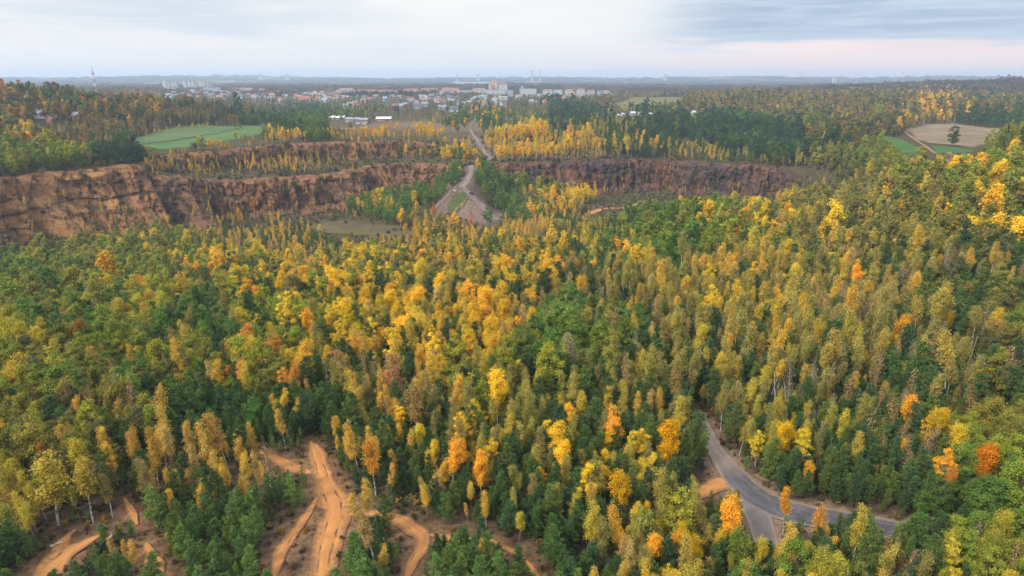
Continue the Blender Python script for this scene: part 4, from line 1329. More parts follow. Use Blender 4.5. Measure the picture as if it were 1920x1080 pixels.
for px, py, n, a, b, ks, hf in ((392, 285, 7, 7, 3, 'YyyG', .78), (415, 284, 5, 4, 3, 'YYy', .72), (365, 283, 3, 2, 2, 'gP', .45), (463, 278, 6, 5, 3, 'yyYb', .72), (494, 276, 4, 4, 3, 'Yyb', .75), (500, 262, 5, 3, 4, 'PPGg', .75),
                                (505, 252, 4, 3, 4, 'GP', .7), (530, 268, 6, 6, 3, 'YbB', .6), (575, 262, 10, 9, 4, 'YYYB', .72), (612, 258, 5, 5, 4, 'YB', .6), (330, 300, 6, 6, 4, 'bBG', .55), (285, 306, 5, 5, 3, 'bGP', .6), (225, 308, 6, 8, 4, 'PPg', .8),
                                (930, 268, 9, 6, 5, 'Yyb', .85), (960, 262, 9, 7, 5, 'YYb', .95), (990, 262, 10, 7, 5, 'YYY', 1.0), (845, 292, 10, 7, 5, 'YYBb', .7), (862, 296, 6, 4, 4, 'YgG', .65), (720, 268, 12, 16, 4, 'YYBR', .7), (780, 268, 12, 14, 4, 'YYBb', .75), (670, 270, 7, 12, 3, 'YB', .6),
                                (1240, 318, 1, 1, 1, 'b', .5)):
    clump(px, py, n, a, b, ks, hf)
for i_, q in enumerate(np.linspace(0, 1, 26)):
    clump(224 + 190 * q + (i_ % 3) * 3, 260 - 25 * q, 1, 1.5, 1.5, 'YYRY', .34 + .1 * (i_ % 3 == 0))

# trees that stand out: pixel of crown centre's foot is found from the crown top; x, top y, foot y, kind, tint, label
SPECIAL = [
    (1247, 785, 905, 'Y', (0.70, 0.36, 0.01), 'bright golden yellow aspen just above the head of the asphalt road', 1.0),
    (1822, 826, 935, 'Y', (0.66, 0.24, 0.01), 'vivid orange broad aspen in the dark wood right of the bright yellow pair', 1.15),
    (1452, 778, 880, 'Y', (0.70, 0.40, 0.01), 'pure yellow aspen among dark pines above the asphalt road', 1.0),
    (1745, 770, 860, 'Y', (0.62, 0.38, 0.02), 'yellow tall aspen with long bare white trunk above the dark pines', .95),
    (1725, 778, 866, 'Y', (0.62, 0.36, 0.02), 'yellow aspen leaning beside the tall bare trunked yellow one', .85),
    (500, 525, 640, 'y', (0.34, 0.30, 0.015), 'tall lime yellow aspen with straight column crown among pines', 1.0),
    (660, 578, 680, 'y', (0.52, 0.36, 0.012), 'broad lemon yellow aspen at the edge of the golden wood', 1.25),
    (165, 598, 680, 'O', (0.42, 0.20, 0.03), 'round orange brown tree standing above green scrub', .9),
    (218, 472, 560, 'Y', (0.58, 0.30, 0.015), 'broad golden tree rising over green crowns in front of the cliff', 1.4),
    (255, 520, 590, 'Y', (0.68, 0.28, 0.015), 'bright orange aspen beside a lime crown on the green slope', 1.1),
    (512, 632, 710, 'R', (0.66, 0.25, 0.05), 'salmon red broad tree standing over the dark pine thicket', 1.5),
    (455, 650, 700, 'R', (0.60, 0.13, 0.02), 'small scarlet tree left of the salmon red one', .8),
    (910, 645, 730, 'Y', (0.68, 0.30, 0.012), 'deep golden aspen with open crown in the middle of the wood', 1.0),
    (705, 822, 930, 'B', (0.60, 0.27, 0.035), 'golden orange birch beside the fork of the sandy track', 1.25),
    (868, 822, 900, 'Y', (0.66, 0.25, 0.02), 'glowing orange aspen among pines in the lower middle wood', 1.0),
    (1165, 880, 985, 'Y', (0.64, 0.34, 0.015), 'large golden aspen above the pines in the lower middle wood', 1.2),
    (1300, 985, 1080, 'Y', (0.58, 0.36, 0.015), 'bright yellow aspen at the lower edge left of the road stub', 1.0),
    (1468, 910, 1000, 'B', (0.66, 0.30, 0.02), 'narrow orange birch standing alone against the grey asphalt bend', 1.0),
    (1535, 940, 1040, 'B', (0.60, 0.28, 0.03), 'light orange slim birch on the near edge of the asphalt road', 1.1),
    (430, 770, 890, 'B', (0.52, 0.28, 0.06), 'tall tan birch with full crown above the orange bank', 1.2),
    (365, 790, 890, 'B', (0.50, 0.28, 0.07), 'white trunked birch left of the tall tan birch', .9),
    (300, 815, 925, 'B', (0.50, 0.27, 0.05), 'leaning birch with long white trunk over the young pines', 1.0),
    (325, 805, 912, 'N', (0.46, 0.26, 0.07), 'nearly bare birch beside the leaning white trunk', 1.0),
    (260, 800, 900, 'B', (0.50, 0.26, 0.05), 'golden birch with a slanting trunk by the narrow sandy path', .95),
    (110, 845, 985, 'b', (0.46, 0.33, 0.05), 'wide yellow birch with spreading crown near the western sand track', 1.8),
    (175, 855, 980, 'b', (0.44, 0.31, 0.05), 'yellow birch right of the wide yellow one by the western sand', 1.3),
    (40, 895, 990, 'b', (0.42, 0.27, 0.06), 'straw coloured birch with drooping twigs at the left edge', 1.6),
    (90, 830, 900, 'O', (0.50, 0.20, 0.03), 'orange topped round tree behind the yellow birches', .7),
    (740, 660, 780, 'B', (0.44, 0.23, 0.09), 'tall pinkish tan birch with wide crown among the pale tan birches', 1.5),
    (785, 720, 840, 'B', (0.34, 0.22, 0.06), 'tall olive tan birch with straight white trunk above pines', 1.25),
    (1080, 472, 545, 'Y', (0.66, 0.34, 0.015), 'slim golden aspen spire in the dark upper wood', .75),
    (1085, 520, 590, 'Y', (0.66, 0.36, 0.012), 'yellow flame shaped aspen below the slim golden spire', .8),
    (885, 397, 436, 'R', (0.66, 0.16, 0.03), 'slender red and gold birch at the foot of the spoil cone', .55),
    (815, 378, 430, 'R', (0.56, 0.22, 0.04), 'orange conical tree left of the spoil cone', .75),
    (478, 362, 412, 'Y', (0.60, 0.24, 0.02), 'orange young tree on the scree below the bench', .6),
    (452, 388, 432, 'Y', (0.62, 0.30, 0.02), 'golden young tree at the foot of the left scree', .6),
    (371, 320, 342, 'y', (0.50, 0.38, 0.02), 'bright yellow sapling alone on the grassy ledge', .8),
    (988, 316, 372, 'y', (0.17, 0.20, 0.03), 'green broad tree below the far quarry wall right of the ramp', 1.5),
    (1021, 327, 362, 'y', (0.22, 0.22, 0.05), 'small olive round tree beside the green poplar', 1.0),
    (440, 163, 198, 'poplar', (0.045, 0.075, 0.03), 'taller of two dark columnar poplars beyond the green field', 1.0),
    (446, 172, 202, 'poplar', (0.045, 0.075, 0.03), 'shorter dark columnar poplar beside the taller one', .8),
    (460, 194, 214, 'R', (0.52, 0.14, 0.03), 'round rust orange tree beside the dark poplars', 1.3),
    (155, 180, 200, 'R', (0.56, 0.14, 0.02), 'orange red crown on the wooded hill above the houses', 1.2),
    (430, 222, 233, 'Y', (0.60, 0.26, 0.02), 'small golden bush at the far edge of the green field', 1.4),
    (927, 194, 218, 'Y', (0.60, 0.36, 0.02), 'yellow double tree standing alone on the plain by the town', .9),
    (1300, 400, 450, 'g', (0.07, 0.12, 0.02), 'deep green round crown on the hill crest before the far wall', 1.0),
    (1722, 274, 318, 'y', (0.40, 0.33, 0.02), 'lime yellow broad tree at the end of the field path', 1.8),
    (1830, 690, 800, 'G', (0.24, 0.19, 0.03), 'large olive broad tree at the right edge of the wood', 1.2),
]
SP_KIND = {'Y': 'aspen_tree', 'y': 'aspen_tree', 'R': 'aspen_tree', 'B': 'birch_tree', 'b': 'birch_tree', 'N': 'bare_birch_tree', 'O': 'broadleaf_tree', 'G': 'broadleaf_tree', 'g': 'broadleaf_tree'}
spec_pts = []
FAR_D = {440: 900.0, 446: 915.0, 460: 860.0, 155: 690.0, 927: 1050.0}
for (px, top, foot, k, tc, lab, wide) in SPECIAL:
    gx, gy, gz_ = at(px, foot)
    if px in FAR_D:
        gy = FAR_D[px]
        gx = (px - 960.0) / F_PX * gy * 0.962
        gz_ = float(hz(gx, gy))
    # height that brings the crown top to the pixel row
    dx, dy, dz = [float(v) for v in ray(px, top)]
    hh = CAM_Z + dz * (gy / dy) - gz_
    hh = min(max(hh, 3.0), 34.0 if k == 'poplar' else 22.0)
    spec_pts.append((gx, gy, gz_, k, hh, tc, wide, lab))

# keep room around them
sx = np.array([[s[0], s[1]] for s in spec_pts])


def near_special(a, b):
    d = np.hypot(sx[:, 0] - a, sx[:, 1] - b)
    return (d < 1.9 + 0.003 * b).any()


POINTS = [p for p in POINTS if not near_special(p[0], p[1])]


# ------------------------------------------------------------------ which trees show largest: a coarse depth pass
def visible_area(pts):
    W, Hh = 640, 360
    k = W / 1920.0
    buf = np.zeros((Hh, W), bool)
    vis = np.zeros(len(pts))
    arr = np.array([(p[0], p[1], p[2]) for p in pts])
    d = np.hypot(arr[:, 0], arr[:, 1])
    for i in np.argsort(d):
        x, y, z, kd, hf = pts[i][:5]
        sp = TINT[kd][0]
        h = REF_H[sp] * hf
        rad = REF_R[sp] * hf
        px, py, dep = project(x, y, z + h * .58)
        if dep < 5:
            continue
        rx = rad * F_PX / dep * k; ry = h * .40 * F_PX / dep * k * .95
        cx, cy = px * k, py * k
        x0, x1 = int(max(0, cx - rx)), int(min(W - 1, cx + rx)) + 1
        y0, y1 = int(max(0, cy - ry)), int(min(Hh - 1, cy + ry)) + 1
        if x0 >= x1 or y0 >= y1:
            continue
        yy, xx = np.mgrid[y0:y1, x0:x1]
        m = ((xx + .5 - cx) / max(rx, .5)) ** 2 + ((yy + .5 - cy) / max(ry, .5)) ** 2 <= 1
        sub = buf[y0:y1, x0:x1]
        vis[i] = (m & ~sub).sum()
        sub |= m
    return vis


vis = visible_area(POINTS)
by_kind = {}
for i, p in enumerate(POINTS):
    by_kind.setdefault(TINT[p[3]][0], []).append(i)
LIMIT = {'tall_birch_tree': 200, 'birch_tree': 262, 'bare_birch_tree': 240, 'aspen_tree': 250, 'broadleaf_tree': 280, 'pine_tree': 290, 'shrub': 120}
chosen = set()
for sp, idx in by_kind.items():
    idx = sorted(idx, key=lambda i: -vis[i])[:LIMIT[sp]]
    chosen |= {i for i in idx if vis[i] >= 8}

ZNAME = [  # crown position in the picture -> words for the place
    (0, 420, 300, 560, 'below the left cliff'), (300, 420, 700, 540, 'at the quarry floor edge'), (700, 430, 1130, 560, 'in the upper golden wood'),
    (1130, 360, 1560, 520, 'on the hill crest'), (1560, 280, 1920, 560, 'on the high right slope'), (0, 560, 300, 760, 'in the left scrub'),
    (300, 540, 620, 640, 'behind the dark pine thicket'), (300, 640, 640, 790, 'in the dark pine thicket'), (620, 560, 1000, 660, 'in the golden middle wood'),
    (1000, 560, 1200, 700, 'beside the green middle grove'), (1200, 520, 1560, 720, 'on the trunk-lined slope'), (1560, 560, 1920, 760, 'by the brown slope track'),
    (640, 660, 1000, 800, 'among the pale tan birches'), (1000, 700, 1300, 860, 'left of the asphalt road'), (0, 760, 210, 1080, 'by the western sand track'),
    (210, 760, 580, 900, 'above the narrow sandy path'), (210, 900, 590, 1080, 'between the sandy tracks'), (580, 800, 760, 1080, 'beside the main sandy track'),
    (760, 800, 1000, 1080, 'by the eastern sandy track'), (1000, 860, 1300, 1080, 'in the lower middle wood'), (1300, 720, 1560, 920, 'above the asphalt road'),
    (1300, 920, 1920, 1080, 'in front of the asphalt road'), (1560, 760, 1920, 960, 'behind the asphalt road bend'),
    (0, 240, 300, 330, 'on the left cliff rim'), (0, 150, 330, 260, 'on the hill with houses'), (300, 240, 860, 330, 'along the upper quarry wall'),
    (330, 150, 640, 240, 'beyond the green field'), (640, 330, 900, 440, 'left of the haul ramp'), (900, 300, 1130, 440, 'right of the haul ramp'),
    (860, 200, 1130, 300, 'beside the upper haul road'), (1130, 170, 1560, 290, 'in the far dark wood'), (1130, 280, 1600, 360, 'above the far quarry wall'), (1560, 150, 1920, 300, 'by the dry field'),
    (300, 300, 640, 440, 'on the scree below the bench'), (1100, 340, 1300, 440, 'by the pit track')]


def place_words(px, py):
    for a, b, c, d, s in ZNAME:
        if a <= px < c and b <= py < d:
            return s
    return 'in the wider wood'


KWORD = {'tall_birch_tree': 'slim birch', 'birch_tree': 'birch', 'bare_birch_tree': 'thin birch', 'aspen_tree': 'aspen', 'broadleaf_tree': 'broadleaf tree', 'pine_tree': 'pine', 'shrub': 'shrub'}
CATW = {'tall_birch_tree': 'slim birch', 'birch_tree': 'birch', 'bare_birch_tree': 'bare birch', 'aspen_tree': 'aspen', 'broadleaf_tree': 'broadleaf tree', 'pine_tree': 'pine', 'shrub': 'shrub'}


def lod_of(d):
    return 0 if d < 260 else (1 if d < 900 else 2)


def put_tree(sp, loc, sc, rz, tc, lod, var, wide=1.0, tilt=(0, 0)):
    tmesh, cmesh = PROTO[(sp, lod)][var % len(PROTO[(sp, lod)])]
    root = empty(sp, loc, rz)
    root.rotation_euler = (tilt[0], tilt[1], rz)
    root.scale = (sc * wide, sc * wide, sc)
    t_ = link('trunk', tmesh, root)
    c_ = link('crown', cmesh, root)
    for o in (t_, c_):
        o['tint'] = [float(v) for v in tc]
    return root


buckets = {}
rr_ = np.random.default_rng(99)
for i in sorted(chosen):
    x, y, z, k, hf, tc, q, _ = POINTS[i]
    sp, _, word = TINT[k]
    d = math.hypot(x, y)
    root = put_tree(sp, (x, y, z - .1), hf, rr_.uniform(0, 6.28), tc, lod_of(d), int(rr_.integers(8)), rr_.uniform(.9, 1.15), (rr_.normal(0, .085), rr_.normal(0, .085)))
    px, py, dep = project(x, y, z + REF_H[sp] * hf * .6)
    size = 'small' if hf < .62 else ('tall' if hf > 1.02 else 'midsize')
    shade = ''
    key = (sp, word, size, place_words(px, py))
    buckets.setdefault(key, []).append((px, py, root))
ORD = 'first second third fourth fifth sixth seventh eighth ninth tenth eleventh twelfth thirteenth fourteenth fifteenth sixteenth seventeenth eighteenth nineteenth twentieth'.split()
for (sp, word, size, where), lst in buckets.items():
    base = '%s %s %s %s' % (size, word, KWORD[sp], where)
    rows = [('', lst)]
    if len(lst) > 10:
        lst = sorted(lst, key=lambda a: -a[1])
        k_ = min(5, (len(lst) + 9) // 10)
        nm_ = {2: ['front ', 'rear '], 3: ['front ', 'middle ', 'rear '], 4: ['frontmost ', 'front ', 'rear ', 'rearmost '], 5: ['frontmost ', 'front ', 'middle ', 'rear ', 'rearmost ']}[k_]
        cut = [len(lst) * i // k_ for i in range(k_ + 1)]
        rows = [(nm_[i], lst[cut[i]:cut[i + 1]]) for i in range(k_)]
    for rw, part in rows:
        part = sorted(part, key=lambda a: a[0])
        for n, (px, py, root) in enumerate(part):
            if len(part) == 1:
                lab = rw + base
            elif n == 0:
                lab = 'leftmost ' + rw + base
            elif n == len(part) - 1:
                lab = 'rightmost ' + rw + base
            else:
                lab = ORD[min(n, 19)] + ' from left, ' + rw + base
            tag(root, lab, CATW[sp], base[:60])

for i, (x, y, z, k, hh, tc, wide, lab) in enumerate(spec_pts):
    d = math.hypot(x, y)
    if k == 'poplar':
        tr, cr = gen_broad(np.random.default_rng(400 + i), 1, hh, hh * .12, .04, 40, .9, 1.0, 1.6, .3)
        root = empty('poplar_tree', (x, y, z))
        tr.obj('trunk', M['brown_bark'], root); c = cr.obj('crown', M['leaf'], root)
        c['tint'] = list(tc)
        tag(root, lab, 'poplar', 'columnar poplars beyond the field')
        continue
    sp = SP_KIND[k]
    sc = hh / REF_H[sp]
    w = wide * (1.0 if d < 200 else 1.0)
    root = put_tree(sp, (x, y, z - .1), sc, rr_.uniform(0, 6.28), tc, lod_of(d), i, w, (0, rr_.normal(0, .03)))
    tag(root, lab, CATW[sp], 'trees that stand out of the wood')

# ------------------------------------------------------------------ the rest of each wood: one object per kind
def wood_nodes(coll, name):
    g = bpy.data.node_groups.new(name, 'GeometryNodeTree')
    g.interface.new_socket('Geometry', in_out='INPUT', socket_type='NodeSocketGeometry')
    g.interface.new_socket('Geometry', in_out='OUTPUT', socket_type='NodeSocketGeometry')
    gi, go = g.nodes.new('NodeGroupInput'), g.nodes.new('NodeGroupOutput')
    ci = g.nodes.new('GeometryNodeCollectionInfo')
    ci.inputs['Collection'].default_value = coll
    ci.inputs['Separate Children'].default_value = True
    ci.inputs['Reset Children'].default_value = True
    ip = g.nodes.new('GeometryNodeInstanceOnPoints')
    ip.inputs['Pick Instance'].default_value = True

    def named(nm, tp):
        a = g.nodes.new('GeometryNodeInputNamedAttribute')
        a.data_type = tp
        a.inputs['Name'].default_value = nm
        return next(s for s in a.outputs if s.enabled and s.name == 'Attribute')
    g.links.new(gi.outputs[0], ip.inputs['Points'])
    g.links.new(ci.outputs[0], ip.inputs['Instance'])
    g.links.new(named('shape', 'INT'), ip.inputs['Instance Index'])
    g.links.new(named('turn', 'FLOAT_VECTOR'), ip.inputs['Rotation'])
    g.links.new(named('size', 'FLOAT_VECTOR'), ip.inputs['Scale'])
    g.links.new(ip.outputs[0], go.inputs[0])
    return g


WORDN = {'tall_birch_tree': 'slim_birch_wood', 'birch_tree': 'birch_wood', 'bare_birch_tree': 'bare_birch_wood', 'aspen_tree': 'aspen_wood', 'broadleaf_tree': 'broadleaf_wood', 'pine_tree': 'pine_wood', 'shrub': 'undergrowth'}


def wood(name, coll, pts, nshape, seed):
    """pts: x, y, z, scale, tint"""
    r = np.random.default_rng(seed)
    n = len(pts)
    me = bpy.data.meshes.new(name)
    me.vertices.add(n)
    me.vertices.foreach_set('co', np.array([p[:3] for p in pts], np.float32).ravel())
    rot = np.column_stack([r.normal(0, .075, n), r.normal(0, .075, n), r.uniform(0, 6.28, n)])
    s = np.array([p[3] for p in pts])
    wv = r.uniform(.88, 1.15, n)
    size = np.column_stack([s * wv, s * wv, s])
    tc = np.array([list(p[4]) + [1.0] for p in pts])
    for nm, tp, key, v in (('shape', 'INT', 'value', r.integers(0, nshape, n).astype(np.int32)), ('turn', 'FLOAT_VECTOR', 'vector', rot.astype(np.float32).ravel()),
                           ('size', 'FLOAT_VECTOR', 'vector', size.astype(np.float32).ravel()), ('tint', 'FLOAT_COLOR', 'color', tc.astype(np.float32).ravel())):
        a = me.attributes.new(nm, tp, 'POINT')
        a.data.foreach_set(key, v)
    o = link(name, me)
    md = o.modifiers.new('trees', 'NODES')
    md.node_group = wood_nodes(coll, name + '_nodes')
    tag(o, kind='stuff')
    return o


rest = {}
for i, p in enumerate(POINTS):
    if i in chosen:
        continue
    sp = TINT[p[3]][0]
    l = lod_of(math.hypot(p[0], p[1]))
    rest.setdefault((sp, l), []).append((p[0], p[1], p[2] - .1, p[4], p[5]))
for (sp, l), pts in rest.items():
    wood(WORDN[sp], WOODCOL[(sp, l)], pts, GEN[sp][3], 1000 + l)

# low undergrowth on the near slopes, tufts on the cliffs
ux, uy = scatter(58, 215, 1.25, seed=77)
r = np.random.default_rng(78)
td = track_dist(ux, uy)
k = (td > .3) & (r.random(len(ux)) < np.where(uy < 128, .72, .2))
ux, uy = ux[k], uy[k]
uz = hz(ux, uy)
cols = np.array([(0.24, 0.14, 0.06), (0.11, 0.10, 0.03), (0.16, 0.10, 0.06), (0.36, 0.20, 0.035), (0.07, 0.09, 0.025), (0.20, 0.13, 0.08)])
up = [(a, b, c - .05, float(s), cols[i] * v) for a, b, c, s, i, v in zip(ux, uy, uz, r.uniform(.12, .5, len(ux)) ** 1.25, r.integers(0, 6, len(ux)), r.uniform(.75, 1.2, len(ux)))]
wood('undergrowth', WOODCOL[('shrub', 1)], up, 3, 5)
sx2, sy2 = scatter(60, 118, 1.5, seed=83)
r = np.random.default_rng(84)
k = (track_dist(sx2, sy2) > .5) & (r.random(len(sx2)) < .30 * sstep(.35, .7, vnoise(sx2 / 7, sy2 / 7, 72)) + .04)
tl = np.array(TINT['L'][1])
sp_ = [(a, b, c - .03, float(q), tl[i] * v) for a, b, c, q, i, v in zip(sx2[k], sy2[k], hz(sx2[k], sy2[k]), r.uniform(.09, .30, k.sum()), r.integers(0, 3, k.sum()), r.uniform(.75, 1.1, k.sum()))]
wood('pine_saplings', WOODCOL[('pine_tree', 1)], sp_, 4, 17)
vx, vy = scatter(380, 760, 3.2, seed=91)
vz = hz(vx, vy)
r = np.random.default_rng(92)
k = (vz < 4) & (np.minimum(poly_dist([a[:2] for a in SPUR[1]], vx, vy)[0], poly_dist([a[:2] for a in SPUR[2]], vx, vy)[0]) > 20) & ((~inside(field_w['pit_meadow'], vx, vy)) | (r.random(len(vx)) < .15)) & (np.abs(vx) < 290) & (track_dist(vx, vy) > 1) & (r.random(len(vx)) < .25 + .9 * vnoise(vx / 20, vy / 20, 71) ** 2)
for nm_, f in field_w.items():
    if nm_ != 'pit_meadow':
        k &= ~inside(f, vx, vy)
bc = np.array([(0.16, 0.12, 0.05), (0.10, 0.10, 0.03), (0.20, 0.14, 0.06), (0.12, 0.08, 0.05), (0.30, 0.19, 0.04), (0.07, 0.09, 0.03)])
bp_ = [(a, b, c - .1, float(q), bc[i] * v) for a, b, c, q, i, v in zip(vx[k], vy[k], vz[k], r.uniform(.25, .95, k.sum()), r.integers(0, 6, k.sum()), r.uniform(.8, 1.2, k.sum()))]
wood('undergrowth', WOODCOL[('shrub', 2)], bp_, 3, 15)
ct = []
r = np.random.default_rng(79)
for cl, n, rng_ in ((cl_a, 190, (.02, .95)), (cl_b, 330, (.0, 1)), (cl_c, 420, (.0, 1)), (cl_d, 300, (.0, 1)), (cl_e, 120, (0, 1))):
    a, b = cl['PX'].shape
    i = r.integers(0, a, n); j = np.clip((r.beta(.8, .9, n) * (b - 1)).astype(int), 0, b - 1)
    for ii, jj in zip(i, j):
        ct.append((cl['PX'][ii, jj], cl['PY'][ii, jj], cl['PZ'][ii, jj] - .3, float(r.uniform(.35, 1.25)), cols[r.integers(0, 6)] * r.uniform(.7, 1.1)))
for cl in (cl_a, cl_b, cl_c, cl_d, cl_e):
    m = int(len(cl['X']) * 1.1)
    i = r.integers(0, len(cl['X']), m)
    o_ = r.normal(2.0, 3.0, m)
    x_, y_ = cl['X'][i] - cl['nx'][i] * o_, cl['Y'][i] - cl['ny'][i] * o_
    for a_, b_ in zip(x_, y_):
        ct.append((a_, b_, float(hz(a_, b_)) - .2, float(r.uniform(.3, 1.2)), cols[r.integers(0, 6)] * r.uniform(.6, 1.0)))
wood('cliff_scrub', WOODCOL[('shrub', 1)], ct, 3, 6)
for sp, cnt, tk in (('birch_tree', 800, 'B'), ('pine_tree', 420, 'D')):
    ct = []
    for cl, n in ((cl_a, .16), (cl_b, .34), (cl_c, .34), (cl_d, .16)):
        a, b = cl['PX'].shape
        m = int(cnt * n)
        i = r.integers(0, a, m); j = np.clip((r.beta(1.6, .6, m) * (b - 1)).astype(int), 0, b - 1)
        for ii, jj in zip(i, j):
            tt = TINT[tk][1]
            ct.append((cl['PX'][ii, jj], cl['PY'][ii, jj], cl['PZ'][ii, jj] - .3, float(r.uniform(.2, .6)), np.array(tt[r.integers(len(tt))]) * r.uniform(.8, 1.1)))
    wood('cliff_' + ('birches' if tk == 'B' else 'pines'), WOODCOL[(sp, 1)], ct, 4, 9)


# distant woods: groves as bumpy masses of crowns
def grove(r, n=70, L=90, Wd=55):
    mb = MB()
    for i in range(n):
        c = np.array([r.uniform(-L / 2, L / 2), r.uniform(-Wd / 2, Wd / 2), 0])
        h = r.uniform(8, 17); rad = r.uniform(2.8, 5.5)
        m = 9
        o = unit(r.normal(0, 1, (m, 3)))
        o[:, 2] = np.abs(o[:, 2])
        p = c + np.array([0, 0, h * .55]) + o * np.array([rad, rad, h * .45])
        leaves(mb, p, r.uniform(1.6, 3.0, m), o, 0, r=r)
    return mb


gc = bpy.data.collections.new('grove_shapes')
for i in range(4):
    gc.objects.link(bpy.data.objects.new('grove_shape_%d' % i, grove(np.random.default_rng(900 + i)).mesh('grove', [M['leaf']])))
r = np.random.default_rng(81)
gp = []
GT = [(0.10, 0.075, 0.04), (0.07, 0.065, 0.035), (0.05, 0.06, 0.03), (0.14, 0.085, 0.035), (0.12, 0.06, 0.035), (0.17, 0.12, 0.04), (0.045, 0.055, 0.03)]
n = 9000
dd = np.exp(r.uniform(math.log(2000), math.log(9500), n)); aa = r.uniform(-.76, .76, n)
gx, gy = np.sin(aa) * dd, np.cos(aa) * dd
keep = fbm(gx / 420, gy / 800, 66, 3) < 0.08
for x, y, z, q in zip(gx, gy, hz(gx, gy), keep):
    a = math.atan2(x, y); d = math.hypot(x, y)
    intown = (-.55 < a < .2) and d < 3600
    if intown and d < 2700 and r.random() < .8:
        continue
    if q or r.random() < .15:
        gp.append((x, y, z - 1, float(r.uniform(.6, 1.2)), np.array(GT[r.integers(len(GT))]) * r.uniform(.8, 1.2)))
wood('distant_woods', gc, gp, 4, 12)

# ------------------------------------------------------------------ the town and other buildings
M['wall_white'] = plain('wall_white', (0.46, 0.46, 0.47), .9, .06)
M['wall_cream'] = plain('wall_cream', (0.46, 0.42, 0.34), .9, .06)
M['wall_orange'] = plain('wall_orange', (0.60, 0.33, 0.18), .9, .06)
M['wall_green'] = plain('wall_green', (0.44, 0.52, 0.42), .9, .06)
M['wall_brick'] = plain('wall_brick', (0.36, 0.13, 0.08), .9, .15)
M['wall_grey'] = plain('wall_grey', (0.34, 0.34, 0.37), .9, .08)
M['roof_grey'] = plain('roof_grey', (0.22, 0.225, 0.25), .7, .15)
M['roof_dark'] = plain('roof_dark', (0.09, 0.09, 0.11), .7, .15)
M['roof_red'] = plain('roof_red', (0.28, 0.10, 0.075), .8, .15)
M['roof_rust'] = plain('roof_rust', (0.27, 0.145, 0.10), .8, .15)
M['roof_white'] = plain('roof_white', (0.70, 0.70, 0.72), .6, .05)
M['roof_pale'] = plain('roof_pale', (0.42, 0.44, 0.47), .6, .08)
M['pane'] = plain('pane', (0.06, 0.07, 0.09), .2, .1)
M['steel'] = plain('steel', (0.36, 0.36, 0.38), .6, .05)
M['mast_red'] = plain('mast_red', (0.42, 0.12, 0.10), .7, .05)
M['mast_white'] = plain('mast_white', (0.7, 0.7, 0.7), .7, .05)
M['concrete'] = plain('concrete', (0.40, 0.39, 0.38), .9, .12)
M['rubber'] = plain('rubber', (0.03, 0.03, 0.032), .8, .2)
M['logwood'] = plain('logwood', (0.52, 0.44, 0.34), .9, .2, 2.0)
M['shed_wall'] = plain('shed_wall', (0.30, 0.27, 0.24), .9, .2)


def far_spot(px, d):
    """a point of the ground on the sight line's azimuth, d metres away"""
    x = (px - 960.0) / F_PX * d * 0.962
    return x, d, float(hz(x, d))


def z_of_row(py, d, x=0.0):
    """height that shows at a picture row at the distance d"""
    t = math.tan(math.atan((540 - py) / F_PX) - PITCH)
    return CAM_Z + d * t


def house(name, px, d, wpx, wall, roof, label, rot=None, hh=4.2, group='houses of the far town', parts=False, z=None):
    x, y, zz = far_spot(px, d)
    if z is not None:
        zz = z
    L = wpx * d / F_PX
    w = L * .72
    root = empty(name, (x, y, zz - .5), random.uniform(-.5, .5) if rot is None else rot)
    mb = MB(); mb.box(0, 0, hh / 2, L, w, hh)
    rz = w * .42
    mb.add([(-L / 2, -w / 2, hh), (-L / 2, w / 2, hh), (-L / 2, 0, hh + rz), (L / 2, -w / 2, hh), (L / 2, w / 2, hh), (L / 2, 0, hh + rz)], [(0, 2, 1), (3, 4, 5)])
    wl_ = mb.obj('wall', M[wall], root)
    mb = MB()
    e = .5
    for s in (-1, 1):
        a = np.array([(-L / 2 - e, s * (w / 2 + e), hh - e * .84), (L / 2 + e, s * (w / 2 + e), hh - e * .84), (L / 2 + e, 0, hh + rz), (-L / 2 - e, 0, hh + rz)])
        b = a + np.array([0, 0, .3])
        mb.add(np.concatenate([a, b]), [(0, 1, 2, 3), (4, 5, 6, 7), (0, 1, 5, 4), (0, 3, 7, 4), (1, 2, 6, 5)])
    rf = mb.obj('roof', M[roof], root)
    mb = MB(); mb.box(L * .2, 0, hh + rz + .3, .7, .7, 1.4); mb.obj('chimney', M['wall_brick'], rf)
    n = max(2, int(L / 3.5))
    for i in range(n):
        fx = -L / 2 + L * (i + .5) / n
        mb = MB(); mb.box(fx, -w / 2 - .03, hh * .55, 1.3, .08, 1.4); mb.obj('window', M['pane'], root)
    mb = MB(); mb.box(L / 2 + .03, 0, hh * 1.1, .08, 1.2, 1.3); mb.obj('window', M['pane'], root)
    tag(root, label, 'house', group)
    return root


